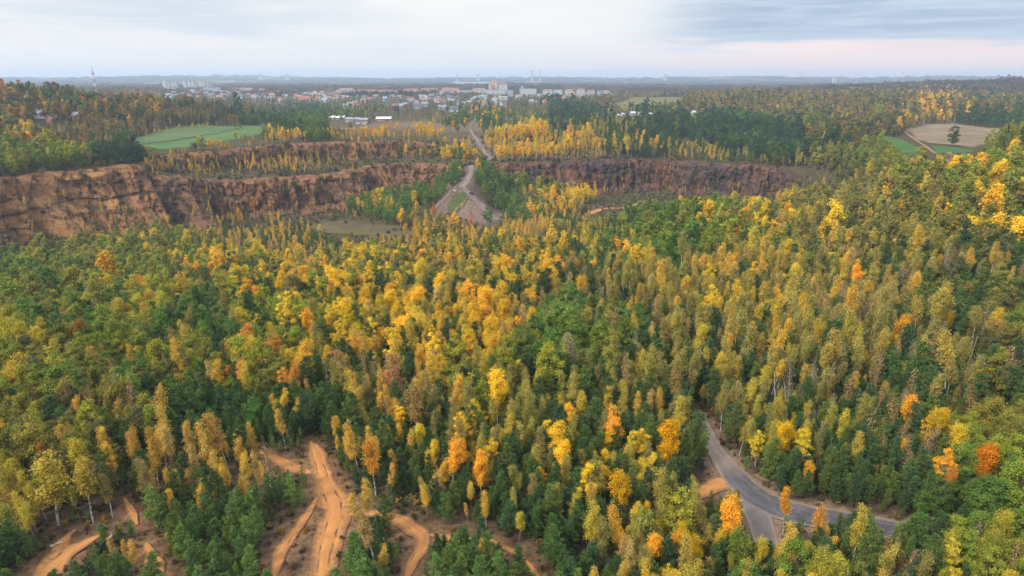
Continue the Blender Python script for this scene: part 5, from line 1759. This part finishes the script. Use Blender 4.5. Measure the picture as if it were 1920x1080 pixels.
def block(name, px, d, wpx, top, wall, roof, label, depth=13.0, stripes=None, group='apartment blocks of the far town', cat='apartment block', rot=0.0, floors=None):
    x, y, zz = far_spot(px, d)
    h = max(6.0, z_of_row(top, d) - zz)
    L = wpx * d / F_PX
    root = empty(name, (x, y, zz - .5), rot)
    mb = MB(); mb.box(0, 0, h / 2, L, depth, h); mb.obj('wall', M[wall], root)
    mb = MB(); mb.box(0, 0, h + .3, L + .8, depth + .8, .6)
    if roof in ('roof_red', 'roof_rust'):
        q = np.array([(-L / 2 - .6, -depth / 2 - .6, h + .6), (L / 2 + .6, -depth / 2 - .6, h + .6), (L / 2 + .6, depth / 2 + .6, h + .6), (-L / 2 - .6, depth / 2 + .6, h + .6), (-L / 2 + 4, 0, h + 3.6), (L / 2 - 4, 0, h + 3.6)])
        mb.add(q, [(0, 1, 5, 4), (2, 3, 4, 5)]); mb.add(q, [(0, 4, 3), (1, 2, 5)])
    mb.obj('roof', M[roof], root)
    nf = floors or max(2, int(h / 3.0))
    mb = MB()
    nc = max(2, int(L / 3.6))
    for i in range(nf):
        for j in range(nc):
            mb.box(-L / 2 + L * (j + .5) / nc, -depth / 2 - .04, (i + .55) * h / nf, 1.7, .1, 1.5)
    tag(mb.obj('window', M['pane'], root), kind='stuff')
    if stripes:
        ns = len(stripes)
        for i, st in enumerate(stripes):
            mb = MB(); mb.box(-L / 2 + L * (i + .5) / ns, -depth / 2 - .25, h * .5 + .2, L / ns * .42, .36, h - .6); mb.obj('stair_panel', M[st], root)
    tag(root, label, cat, group)
    return root


# tower blocks far left
for i, (px, w, top, st) in enumerate([(312, 7, 151.5, 'wall_green'), (319, 6, 152, 'wall_cream'), (326, 6, 153, 'wall_orange'), (333, 6, 154, 'wall_cream'),
                                      (350, 7, 152, 'wall_orange'), (357, 7, 152, 'wall_green'), (365, 7, 153, 'wall_cream'), (371, 5, 154, 'wall_orange'),
                                      (379, 7, 152, 'wall_orange'), (386, 6, 152.5, 'wall_green'), (392, 5, 154, 'wall_cream'), (397, 4, 154.5, 'wall_orange')]):
    words = ['first and westernmost', 'second', 'third', 'fourth', 'fifth', 'sixth', 'seventh', 'eighth', 'ninth', 'tenth', 'eleventh', 'last and easternmost'][i]
    block('tower_block', px, 2900 + (i % 3) * 60, w * .74, top, 'wall_cream' if i % 2 else 'wall_white', 'roof_grey', '%s of the row of pale high tower blocks left of the poplars' % words,
          18, [st, 'wall_white', st], 'row of tower blocks', 'tower block')
SLABS = [(319, 28, 165, 2500, 'wall_white', 'roof_grey', 'white low slab below the western tower blocks'), (368, 20, 167, 2450, 'wall_white', 'roof_grey', 'white low slab below the middle tower blocks'),
         (398, 30, 163.5, 2480, 'wall_grey', 'roof_grey', 'grey violet slab with white edge below the eastern tower blocks'), (455, 38, 166, 2650, 'wall_cream', 'roof_rust', 'long cream slab right of the poplars'),
         (500, 26, 167, 2650, 'wall_white', 'roof_rust', 'cream slab with rust roof in the middle of the left town'),
         (649, 33, 169, 2250, 'wall_cream', 'roof_red', 'westernmost long cream block with red roof'), (688, 33, 170, 2230, 'wall_cream', 'roof_red', 'middle long cream block with red roof'),
         (727, 34, 170.5, 2210, 'wall_cream', 'roof_red', 'easternmost long cream block with red roof'), (650, 22, 165, 2500, 'wall_white', 'roof_grey', 'white block behind the westernmost long cream block'),
         (771, 26, 168, 2400, 'wall_orange', 'roof_red', 'orange block under a red roof in the town middle'), (805, 30, 167, 2400, 'wall_orange', 'roof_red', 'long red roofed terrace left of the white district'),
         (838, 26, 170, 2200, 'wall_white', 'roof_red', 'white block with red roof left of the white district'), (845, 30, 166, 2500, 'wall_orange', 'roof_red', 'magenta red roofed block behind the white district'),
         (872, 26, 169, 2150, 'wall_white', 'roof_grey', 'white westernmost block of the white district'), (898, 24, 167, 2200, 'wall_white', 'roof_rust', 'white block with rust roof in the white district'),
         (926, 30, 168, 2150, 'wall_white', 'roof_grey', 'wide white block below the orange brick tower'), (953, 18, 169, 2150, 'wall_grey', 'roof_grey', 'grey block right below the orange brick tower'),
         (943, 16, 158, 2500, 'wall_white', 'roof_red', 'white stepped block with red roof beside the brick tower'), (919, 5, 157, 2480, 'wall_cream', 'roof_rust', 'cream wing left of the brick tower'),
         (990, 30, 166, 2150, 'wall_white', 'roof_grey', 'wide white block in the middle of the eastern district'), (979, 4, 161.5, 2350, 'wall_white', 'roof_grey', 'slender white tower behind the eastern district'),
         (1027, 18, 169.5, 2100, 'wall_white', 'roof_rust', 'first white block of the eastern row'), (1046, 15, 168, 2100, 'wall_white', 'roof_grey', 'second white block of the eastern row'),
         (1067, 15, 169, 2080, 'wall_cream', 'roof_rust', 'third cream block of the eastern row'), (1089, 14, 168, 2080, 'wall_white', 'roof_red', 'fourth block of the eastern row under a red roof'),
         (1108, 12, 170, 2060, 'wall_cream', 'roof_red', 'fifth cream block of the eastern row'), (1124, 9, 170, 2040, 'wall_grey', 'roof_dark', 'dark grey block near the end of the eastern row'),
         (1136, 13, 171, 2040, 'wall_white', 'roof_rust', 'last white block of the eastern row'),
         (905, 15, 179, 1800, 'wall_white', 'roof_white', 'white low hall with flat roof below the white district'), (944, 14, 181, 1780, 'wall_white', 'roof_white', 'small white flat hall right of the low hall'),
         (792, 14, 178, 1850, 'wall_white', 'roof_white', 'white flat hall with cream annex in the town middle'), (808, 26, 182.5, 1840, 'wall_cream', 'roof_grey', 'long cream annex beside the white flat hall')]
for (px, w, top, d, wa, ro, lab) in SLABS:
    block('apartment_block', px, d, w, top, wa, ro, lab)
block('tower_block', 927, 2500, 12, 152.5, 'wall_orange', 'roof_rust', 'orange brick tower rising above the town middle', 16, ['wall_orange', 'wall_cream'], None, 'tower block')
block('warehouse', 885, 4200, 66, 153.6, 'wall_white', 'roof_white', 'very long white warehouse on the plain behind the town', 40, None, None, 'warehouse', floors=1)
block('warehouse', 1000, 4600, 30, 153.2, 'wall_grey', 'roof_white', 'smaller pale warehouse behind the eastern district', 40, None, None, 'warehouse', floors=1)

hr = random.Random(5)
WALLS = ['wall_white', 'wall_white', 'wall_cream', 'wall_grey', 'wall_brick']
ROOFS = ['roof_grey', 'roof_grey', 'roof_dark', 'roof_red', 'roof_rust']
RW = {'roof_grey': 'grey', 'roof_dark': 'dark', 'roof_red': 'red', 'roof_rust': 'rust'}
WW = {'wall_white': 'white', 'wall_cream': 'cream', 'wall_grey': 'grey', 'wall_brick': 'brick'}
cnt = 0
HOUSES = []
HL = []
for _ in range(1500):
    if cnt >= 260:
        break
    px = hr.choice([hr.uniform(405, 640), hr.uniform(405, 640), hr.uniform(270, 420), hr.uniform(640, 870), hr.uniform(640, 870), hr.uniform(870, 1090)])
    d = hr.uniform(1350, 2500)
    if px < 640:
        d = hr.uniform(1650, 2700)
    x, y, z = far_spot(px, d)
    if any((x - a) ** 2 + (y - b) ** 2 < 22 ** 2 for a, b in HOUSES):
        continue
    HOUSES.append((x, y))
    wa, ro = hr.choice(WALLS), hr.choice(ROOFS)
    area = 'left of the poplars' if px < 440 else 'behind the dark wood' if px < 640 else 'above the open plain' if px < 870 else 'behind the middle pines'
    dist_w = 'near' if d < 1700 else 'far' if d > 2200 else 'middle'
    HL.append((px, d, hr.uniform(8, 12) * 1700 / d, wa, ro, '%s house with %s roof' % (WW[wa], RW[ro]), dist_w, area, hr.uniform(4.5, 6.5)))
    cnt += 1
seen_ = {}
for hd in sorted(HL):
    px, d, w_, wa, ro, look, dist_w, area, hh_ = hd
    key = (look, dist_w, area)
    seen_.setdefault(key, []).append(hd)
for (look, dist_w, area), hs_ in seen_.items():
    for n, (px, d, w_, wa, ro, _a, _b, _c, hh_) in enumerate(hs_):
        pre = '' if len(hs_) == 1 else 'leftmost ' if n == 0 else 'rightmost ' if n == len(hs_) - 1 else ORD[n] + ' from left, '
        house('house', px, d, w_, wa, ro, '%s%s, %s town rows %s' % (pre, look, dist_w, area), hh=hh_)
if False:
    h_ = house('house', px, d, hr.uniform(8, 12) * 1700 / d, wa, ro, '%s house with %s gable roof in the %s rows of the town %s' % (WW[wa], RW[ro], dist_w, area), hh=hr.uniform(4.5, 6.5))
    cnt += 1
SPEC_H = [(72, 640, 22, 'wall_white', 'roof_grey', 'white house with wide grey roof among autumn trees on the left hill', .15, 27), (90, 600, 17, 'wall_brick', 'roof_grey', 'red brick gabled house with grey roof on the left hill', 1.2, 24),
          (141, 620, 19, 'wall_brick', 'roof_grey', 'brick house with flat grey dormer roof right of the gabled house', .1, 26), (50, 660, 12, 'wall_cream', 'roof_rust', 'cream house half hidden left of the white house', .2, 28),
          (296, 1250, 15, 'wall_white', 'roof_grey', 'white grey villa among trees behind the far field edge', .3, None), (355, 1150, 16, 'wall_grey', 'roof_dark', 'dark roofed house among conifers behind the far field edge', .0, None),
          (365, 1060, 12, 'wall_white', 'roof_grey', 'small white house right below the dark roofed house', .5, None),
          (568, 1700, 24, 'wall_white', 'roof_red', 'wide house with bright salmon red hipped roof', .1, None), (885, 1250, 13, 'wall_cream', 'roof_red', 'bright red roofed cottage at the edge of the plain', .8, None),
          (852, 1200, 18, 'wall_white', 'roof_dark', 'timbered white house with dark roof at the edge of the plain', .0, None), (782, 1300, 18, 'wall_white', 'roof_dark', 'long white house with dark roof left of the timbered house', .1, None),
          (828, 1260, 14, 'wall_grey', 'roof_grey', 'grey house between the long and the timbered house', .2, None), (748, 1350, 14, 'wall_grey', 'roof_grey', 'slate roofed house at the left end of the plain edge', .1, None),
          (1050, 1450, 22, 'wall_brick', 'roof_rust', 'long rust roofed building left in the pines', .05, None), (1078, 1460, 18, 'wall_brick', 'roof_rust', 'shorter rust roofed building right in the pines', .05, None),
          (1303, 900, 8, 'wall_white', 'roof_pale', 'lone white house among dark trees on the far plateau', .6, None)]
for (px, d, w, wa, ro, lab, rot, z) in SPEC_H:
    if z is None and px < 1300:
        z = None
    if px == 1303:
        z = z_of_row(217, d)
    house('house', px, d, w, wa, ro, lab, rot, 5.0, 'houses that stand out', z=z)


def shed(px, d, wpx, top, hgt, wall, roof, label, rot=0.0, depth=10.0, cat='shed'):
    x, y, zz = far_spot(px, d)
    zt = z_of_row(top, d)
    L = wpx * d / F_PX
    root = empty('shed', (x, y, zz - .3), rot)
    h = max(zt - zz, 3.0)
    hw = h
    mb = MB(); mb.box(0, 0, hw / 2, L, depth, hw); mb.obj('wall', M[wall], root)
    mb = MB()
    q = np.array([(-L / 2 - .6, -depth / 2 - .8, hw - .4), (L / 2 + .6, -depth / 2 - .8, hw - .4), (L / 2 + .6, depth / 2 + .6, hw + 1.6), (-L / 2 - .6, depth / 2 + .6, hw + 1.6)])
    mb.add(np.concatenate([q, q + (0, 0, .25)]), [(0, 1, 2, 3), (4, 5, 6, 7), (0, 1, 5, 4), (1, 2, 6, 5), (2, 3, 7, 6), (3, 0, 4, 7)])
    mb.obj('roof', M[roof], root)
    n = max(1, int(L / 7))
    for i in range(n):
        mb = MB(); mb.box(-L / 2 + L * (i + .5) / n, -depth / 2 - .05, min(3.2, h * .7) / 2 + .2, 3.2, .1, min(3.2, h * .7)); mb.obj('door', M['roof_dark' if i % 2 else 'wall_grey'], root)
    tag(root, label, cat, 'sheds behind the upper quarry wall')
    return root


shed(629, 960, 26, 223.5, 5, 'shed_wall', 'roof_white', 'white roofed open shed at the left end of the yard', .05)
shed(657, 940, 24, 225.5, 5, 'shed_wall', 'roof_grey', 'grey roofed long shed in the middle of the yard', -.08)
shed(679, 930, 16, 223.5, 5, 'shed_wall', 'roof_grey', 'cluttered grey shed right of the middle of the yard', .1)
shed(717, 960, 26, 221.5, 5, 'wall_brick', 'roof_white', 'white flat roofed hall with brick wall at the right end of the yard', .03)


def van(px, d, py, wall, label, rot):
    x, y, zz = far_spot(px, d)
    zz = z_of_row(py, d)
    zz = max(float(hz(x, y)), min(zz, float(hz(x, y)) + .5))
    root = empty('van', (x, y, zz), rot)
    mb = MB(); mb.box(-.6, 0, 1.45, 4.2, 2.0, 1.9); mb.box(2.0, 0, 1.0, 1.2, 1.9, 1.0); mb.obj('body', M[wall], root)
    mb = MB(); mb.box(1.62, 0, 1.75, .5, 1.7, .6); mb.obj('windscreen', M['pane'], root)
    for sx_ in (-1.8, 1.7):
        for sy in (-1, 1):
            mb = MB(); mb.tube([(sx_, sy * .85, .38), (sx_, sy * 1.03, .38)], [.38, .38], 10); mb.obj('wheel', M['rubber'], root)
    tag(root, label, 'van', 'vehicles in the yard')


van(668, 905, 233, 'wall_white', 'white delivery van parked in front of the cluttered shed', .2)
van(680, 900, 234, 'wall_white', 'white van parked at the right corner of the yard', -.4)
van(648, 915, 231, 'wall_grey', 'grey van parked before the middle shed', .1)

for i, (px, d, w, top, rot) in enumerate([(1146, 1010, 13, 213, .1), (1160, 1015, 9, 210.5, .8), (1169, 1020, 9, 208.5, .7), (1188, 1040, 12, 206.5, .2), (1203, 1045, 10, 204.8, .5), (1221, 1030, 8, 208, .3)]):
    zt = z_of_row(top, d)
    words = ['westernmost low pale', 'steep white', 'grey sided', 'long white', 'brightest white peaked', 'easternmost small white'][i]
    x, y, zz = far_spot(px, d)
    house('holiday_house', px, d, w * .72, 'wall_grey', 'roof_pale', '%s roofed house rising from the dark wood on the plateau' % words, rot, 5, 'white roofed houses in the wood', z=zt - 8.6)


# masts, chimneys and towers on the skyline
def mast(px, d, top, label, width=2.4, bands=8, colours=('mast_red', 'mast_white'), cat='radio mast', group=None):
    x, y, zz = far_spot(px, d)
    h = z_of_row(top, d) - zz
    root = empty('radio_mast', (x, y, zz - .5))
    for k in range(bands):
        a, b = h * k / bands, h * (k + 1) / bands
        mb = MB()
        for s in ((-1, -1), (1, -1), (1, 1), (-1, 1)):
            f = lambda q: width * (1 - .55 * q / h) / 2
            mb.tube([(s[0] * f(a), s[1] * f(a), a), (s[0] * f(b), s[1] * f(b), b)], [.32, .32], 4)
        m = max(2, int((b - a) / 4))
        for j in range(m):
            za, zb = a + (b - a) * j / m, a + (b - a) * (j + 1) / m
            for s in ((-1, -1, 1, -1), (1, -1, 1, 1), (1, 1, -1, 1), (-1, 1, -1, -1)):
                w0, w1_ = f(za), f(zb)
                mb.tube([(s[0] * w0, s[1] * w0, za), (s[2] * w1_, s[3] * w1_, zb)], [.18, .18], 3)
        mb.obj('lattice_section', M[colours[k % 2]], root)
    mb = MB(); mb.tube([(0, 0, h - 1), (0, 0, h + 5)], [.25, .1], 5); mb.obj('antenna', M['steel'], root)
    for q in (.55, .8):
        mb = MB(); mb.box(0, 0, h * q, width * 1.3, width * 1.3, 1.6); mb.obj('platform', M['steel'], root)
    tag(root, label, cat, group)


mast(180.5, 1650, 126, 'tall red and white radio mast rising above the left wooded hill', 4.2, 8)
mast(1688, 3600, 133, 'tall pale lattice mast on the right part of the skyline', 5.5, 6, ('mast_white', 'steel'))
mast(1602, 4600, 139, 'thin lattice mast left of the tall pale one', 4.5, 5, ('steel', 'mast_white'))
mast(1135, 6200, 134.5, 'thin grey mast right of the chimneys on the skyline', 6, 5, ('steel', 'steel'))
mast(298, 4000, 140, 'faint lattice mast above the western tower blocks', 5, 5, ('steel', 'steel'))


def chimney(px, d, top, label, rad=4.0):
    x, y, zz = far_spot(px, d)
    h = z_of_row(top, d) - zz
    root = empty('chimney', (x, y, zz - 1))
    mb = MB(); mb.tube([(0, 0, 0), (0, 0, h * .5), (0, 0, h)], [rad * 1.3, rad, rad * .8], 12); mb.obj('shaft', M['concrete'], root)
    mb = MB(); mb.tube([(0, 0, h * .93), (0, 0, h * .97), (0, 0, h * .97)], [rad * .95, rad * .95, rad * .5], 12); mb.obj('band', M['mast_red'], root)
    mb = MB(); mb.tube([(0, 0, h - .5), (0, 0, h + 1.5)], [rad * .9, rad * .9], 12); mb.obj('rim', M['roof_dark'], root)
    tag(root, label, 'chimney', 'chimneys on the skyline')


chimney(996.3, 6000, 132, 'left chimney of the close pair on the skyline')
chimney(998.8, 6050, 132, 'right chimney of the close pair on the skyline')
chimney(1012.5, 6000, 131, 'taller single chimney right of the close pair', 4.6)
chimney(858, 5200, 139.5, 'short dark chimney above the white district', 4.5)
for px, d, top, w, lab in ((491, 7000, 138.5, 6, 'faint square tower on the skyline left of the town middle'), (541, 7000, 138.5, 7, 'pair like square tower on the far skyline above the poplars'), (897, 7000, 139, 5, 'small square tower on the skyline near the dark chimney'),
                           (1245, 7200, 139.5, 5, 'faint square tower on the skyline right of the masts'), (1561, 4200, 144.5, 5, 'dark pithead tower on the skyline below the thin mast')):
    block('skyline_tower', px, d, w, top, 'concrete', 'roof_grey', lab, 20, None, 'towers on the skyline', 'tower', floors=8)

# ------------------------------------------------------------------ small things on the ground
def put_log(px, py, L, rad, rot, label, m='logwood'):
    x, y, z = at(px, py)
    root = empty('log', (x, y, float(hz(x, y)) + .12), rot)
    rg = np.random.default_rng(int(px))
    t = np.linspace(-.5, .5, 7)
    mb = MB(); mb.tube(np.column_stack([t * L, rg.normal(0, .05, 7), rad + rg.normal(0, .02, 7)]), rad * (1.1 - .3 * (t + .5)), 8); mb.obj('stem', M[m], root)
    for q in (-.2, .15, .35):
        mb = MB(); mb.tube([(q * L, 0, rad), (q * L + .2, rg.normal(0, .3), rad + .5)], [rad * .35, rad * .15], 5); mb.obj('branch_stub', M[m], root)
    tag(root, label, 'log', 'pieces of wood on the sand')


put_log(107, 1023, 1.5, .14, .7, 'short pale log lying on the western sand track')
put_log(205, 1012, 3.0, .12, 1.3, 'fallen stem leaning out of the brush pile')
put_log(246, 950, 1.8, .05, 1.7, 'white fallen birch stem across the narrow path')


def brush_pile(px, py, rad, label):
    x, y, z = at(px, py)
    root = empty('brush_pile', (x, y, z))
    rg = np.random.default_rng(3)
    mb = MB(); lf = MB()
    for i in range(70):
        a = rg.uniform(0, 6.28); q = rg.uniform(0, rad * .8)
        c = np.array([math.cos(a) * q, math.sin(a) * q, rg.uniform(.05, 1.1) * (1 - q / rad)])
        d = unit(rg.normal(0, 1, 3) * np.array([1, 1, .35])) * rg.uniform(.5, 1.3)
        mb.tube(np.stack([c - d, c + rg.normal(0, .05, 3), c + d]), [.03, .025, .01], 4)
        o = unit(rg.normal(0, 1, (26, 3)))
        leaves(lf, c + d * .6 + o * .35, rg.uniform(.08, .2, 26), o, 0, r=rg)
    mb.obj('branches', M['twig'], root)['kind'] = 'stuff'
    c = lf.obj('withered_leaves', M['leaf'], root); c['kind'] = 'stuff'; c['tint'] = [0.035, 0.05, 0.032]
    tag(root, label, 'brush pile')


brush_pile(197, 1034, 2.4, 'dark heap of cut green branches beside the western sand track')


def tyre_heap(px, py, label):
    x, y, z = at(px, py)
    z = float(hz(x, y)) + .5
    root = empty('tyre_heap', (x, y, z))
    rg = np.random.default_rng(4)
    for i in range(9):
        a = rg.uniform(0, 6.28); q = rg.uniform(0, 1.9)
        c = np.array([math.cos(a) * q, math.sin(a) * q, .25 + .35 * (i % 3)])
        n = unit(rg.normal(0, .35, 3) + np.array([0, 0, 1]))
        u = unit(np.cross(n, [1, 0, 0])); w = np.cross(n, u)
        th = np.linspace(0, 2 * math.pi, 15)
        mb = MB(); mb.tube(c + .62 * (np.cos(th)[:, None] * u + np.sin(th)[:, None] * w), np.full(15, .2), 6); mb.obj('tyre', M['rubber'], root)
    tag(root, label, 'tyre heap')


tyre_heap(884.5, 365, 'dark heap of old tyres on the haul road above the spoil cone')


def boulder(px, py, size, label, m='chalk'):
    x, y, z = at(px, py)
    rg = np.random.default_rng(int(px * 7 + py))
    bm = bmesh.new(); bmesh.ops.create_icosphere(bm, subdivisions=2, radius=1)
    for v in bm.verts:
        v.co *= 1 + rg.uniform(-.22, .22)
    me = bpy.data.meshes.new('boulder'); bm.to_mesh(me); bm.free()
    me.materials.append(M[m])
    o = link('boulder', me)
    o.scale = size; o.location = (x, y, float(hz(x, y)) + size[2] * .5 + .3); o.rotation_euler = (0, 0, rg.uniform(0, 3))
    tag(o, label, 'boulder', 'pale blocks on the spoil cone')


boulder(853, 359, (.7, 2.2, .5), 'long white slab lying at the top of the left spoil slope')
boulder(913, 403, (.9, .8, .8), 'small white block on the face of the right spoil cone')
boulder(803, 394, (1.6, .8, .6), 'pale block at the foot of the left spoil slope')
# rubble scattered over the spoil
rg = np.random.default_rng(17)
mb = MB()
for arm, hw, n in ((SPUR[1], 7, 260), (SPUR[2], 9, 110)):
    for _ in range(n):
        q = rg.uniform(0, len(arm) - 1.001); i = int(q); f = q - i
        bx = arm[i][0] * (1 - f) + arm[i + 1][0] * f + rg.normal(0, hw * .6)
        by = arm[i][1] * (1 - f) + arm[i + 1][1] * f + rg.normal(0, hw * .6)
        s = rg.uniform(.12, .4)
        mb.box(bx, by, float(hz(bx, by)) + .4 + s * .2, s * 2, s * 1.4, s, rg.uniform(0, 3))
tag(mb.obj('rubble', M['verge']), kind='stuff')

# ------------------------------------------------------------------ the air
def haze():
    m = bpy.data.materials.new('haze'); m.use_nodes = True
    t = NT(m.node_tree)
    out = t.n('ShaderNodeOutputMaterial')
    v = t.n('ShaderNodeVolumePrincipled')
    v.inputs['Color'].default_value = (0.70, 0.83, 1.0, 1)
    v.inputs['Density'].default_value = HAZE
    v.inputs['Anisotropy'].default_value = 0.25
    t.l(v.outputs[0], out.inputs['Volume'])
    x0, x1, y0, y1 = xs[0] - 50, xs[-1] + 50, ys[0] - 50, ys[-1] + 50
    z0, z1 = float(GZ.min()) - 1.5, max(float(GZ.max()) + 18, 165.0)
    mb = MB(); mb.box((x0 + x1) / 2, (y0 + y1) / 2, (z0 + z1) / 2, x1 - x0, y1 - y0, z1 - z0)
    tag(mb.obj('haze', m), kind='stuff')


HAZE = 1.25e-4
haze()
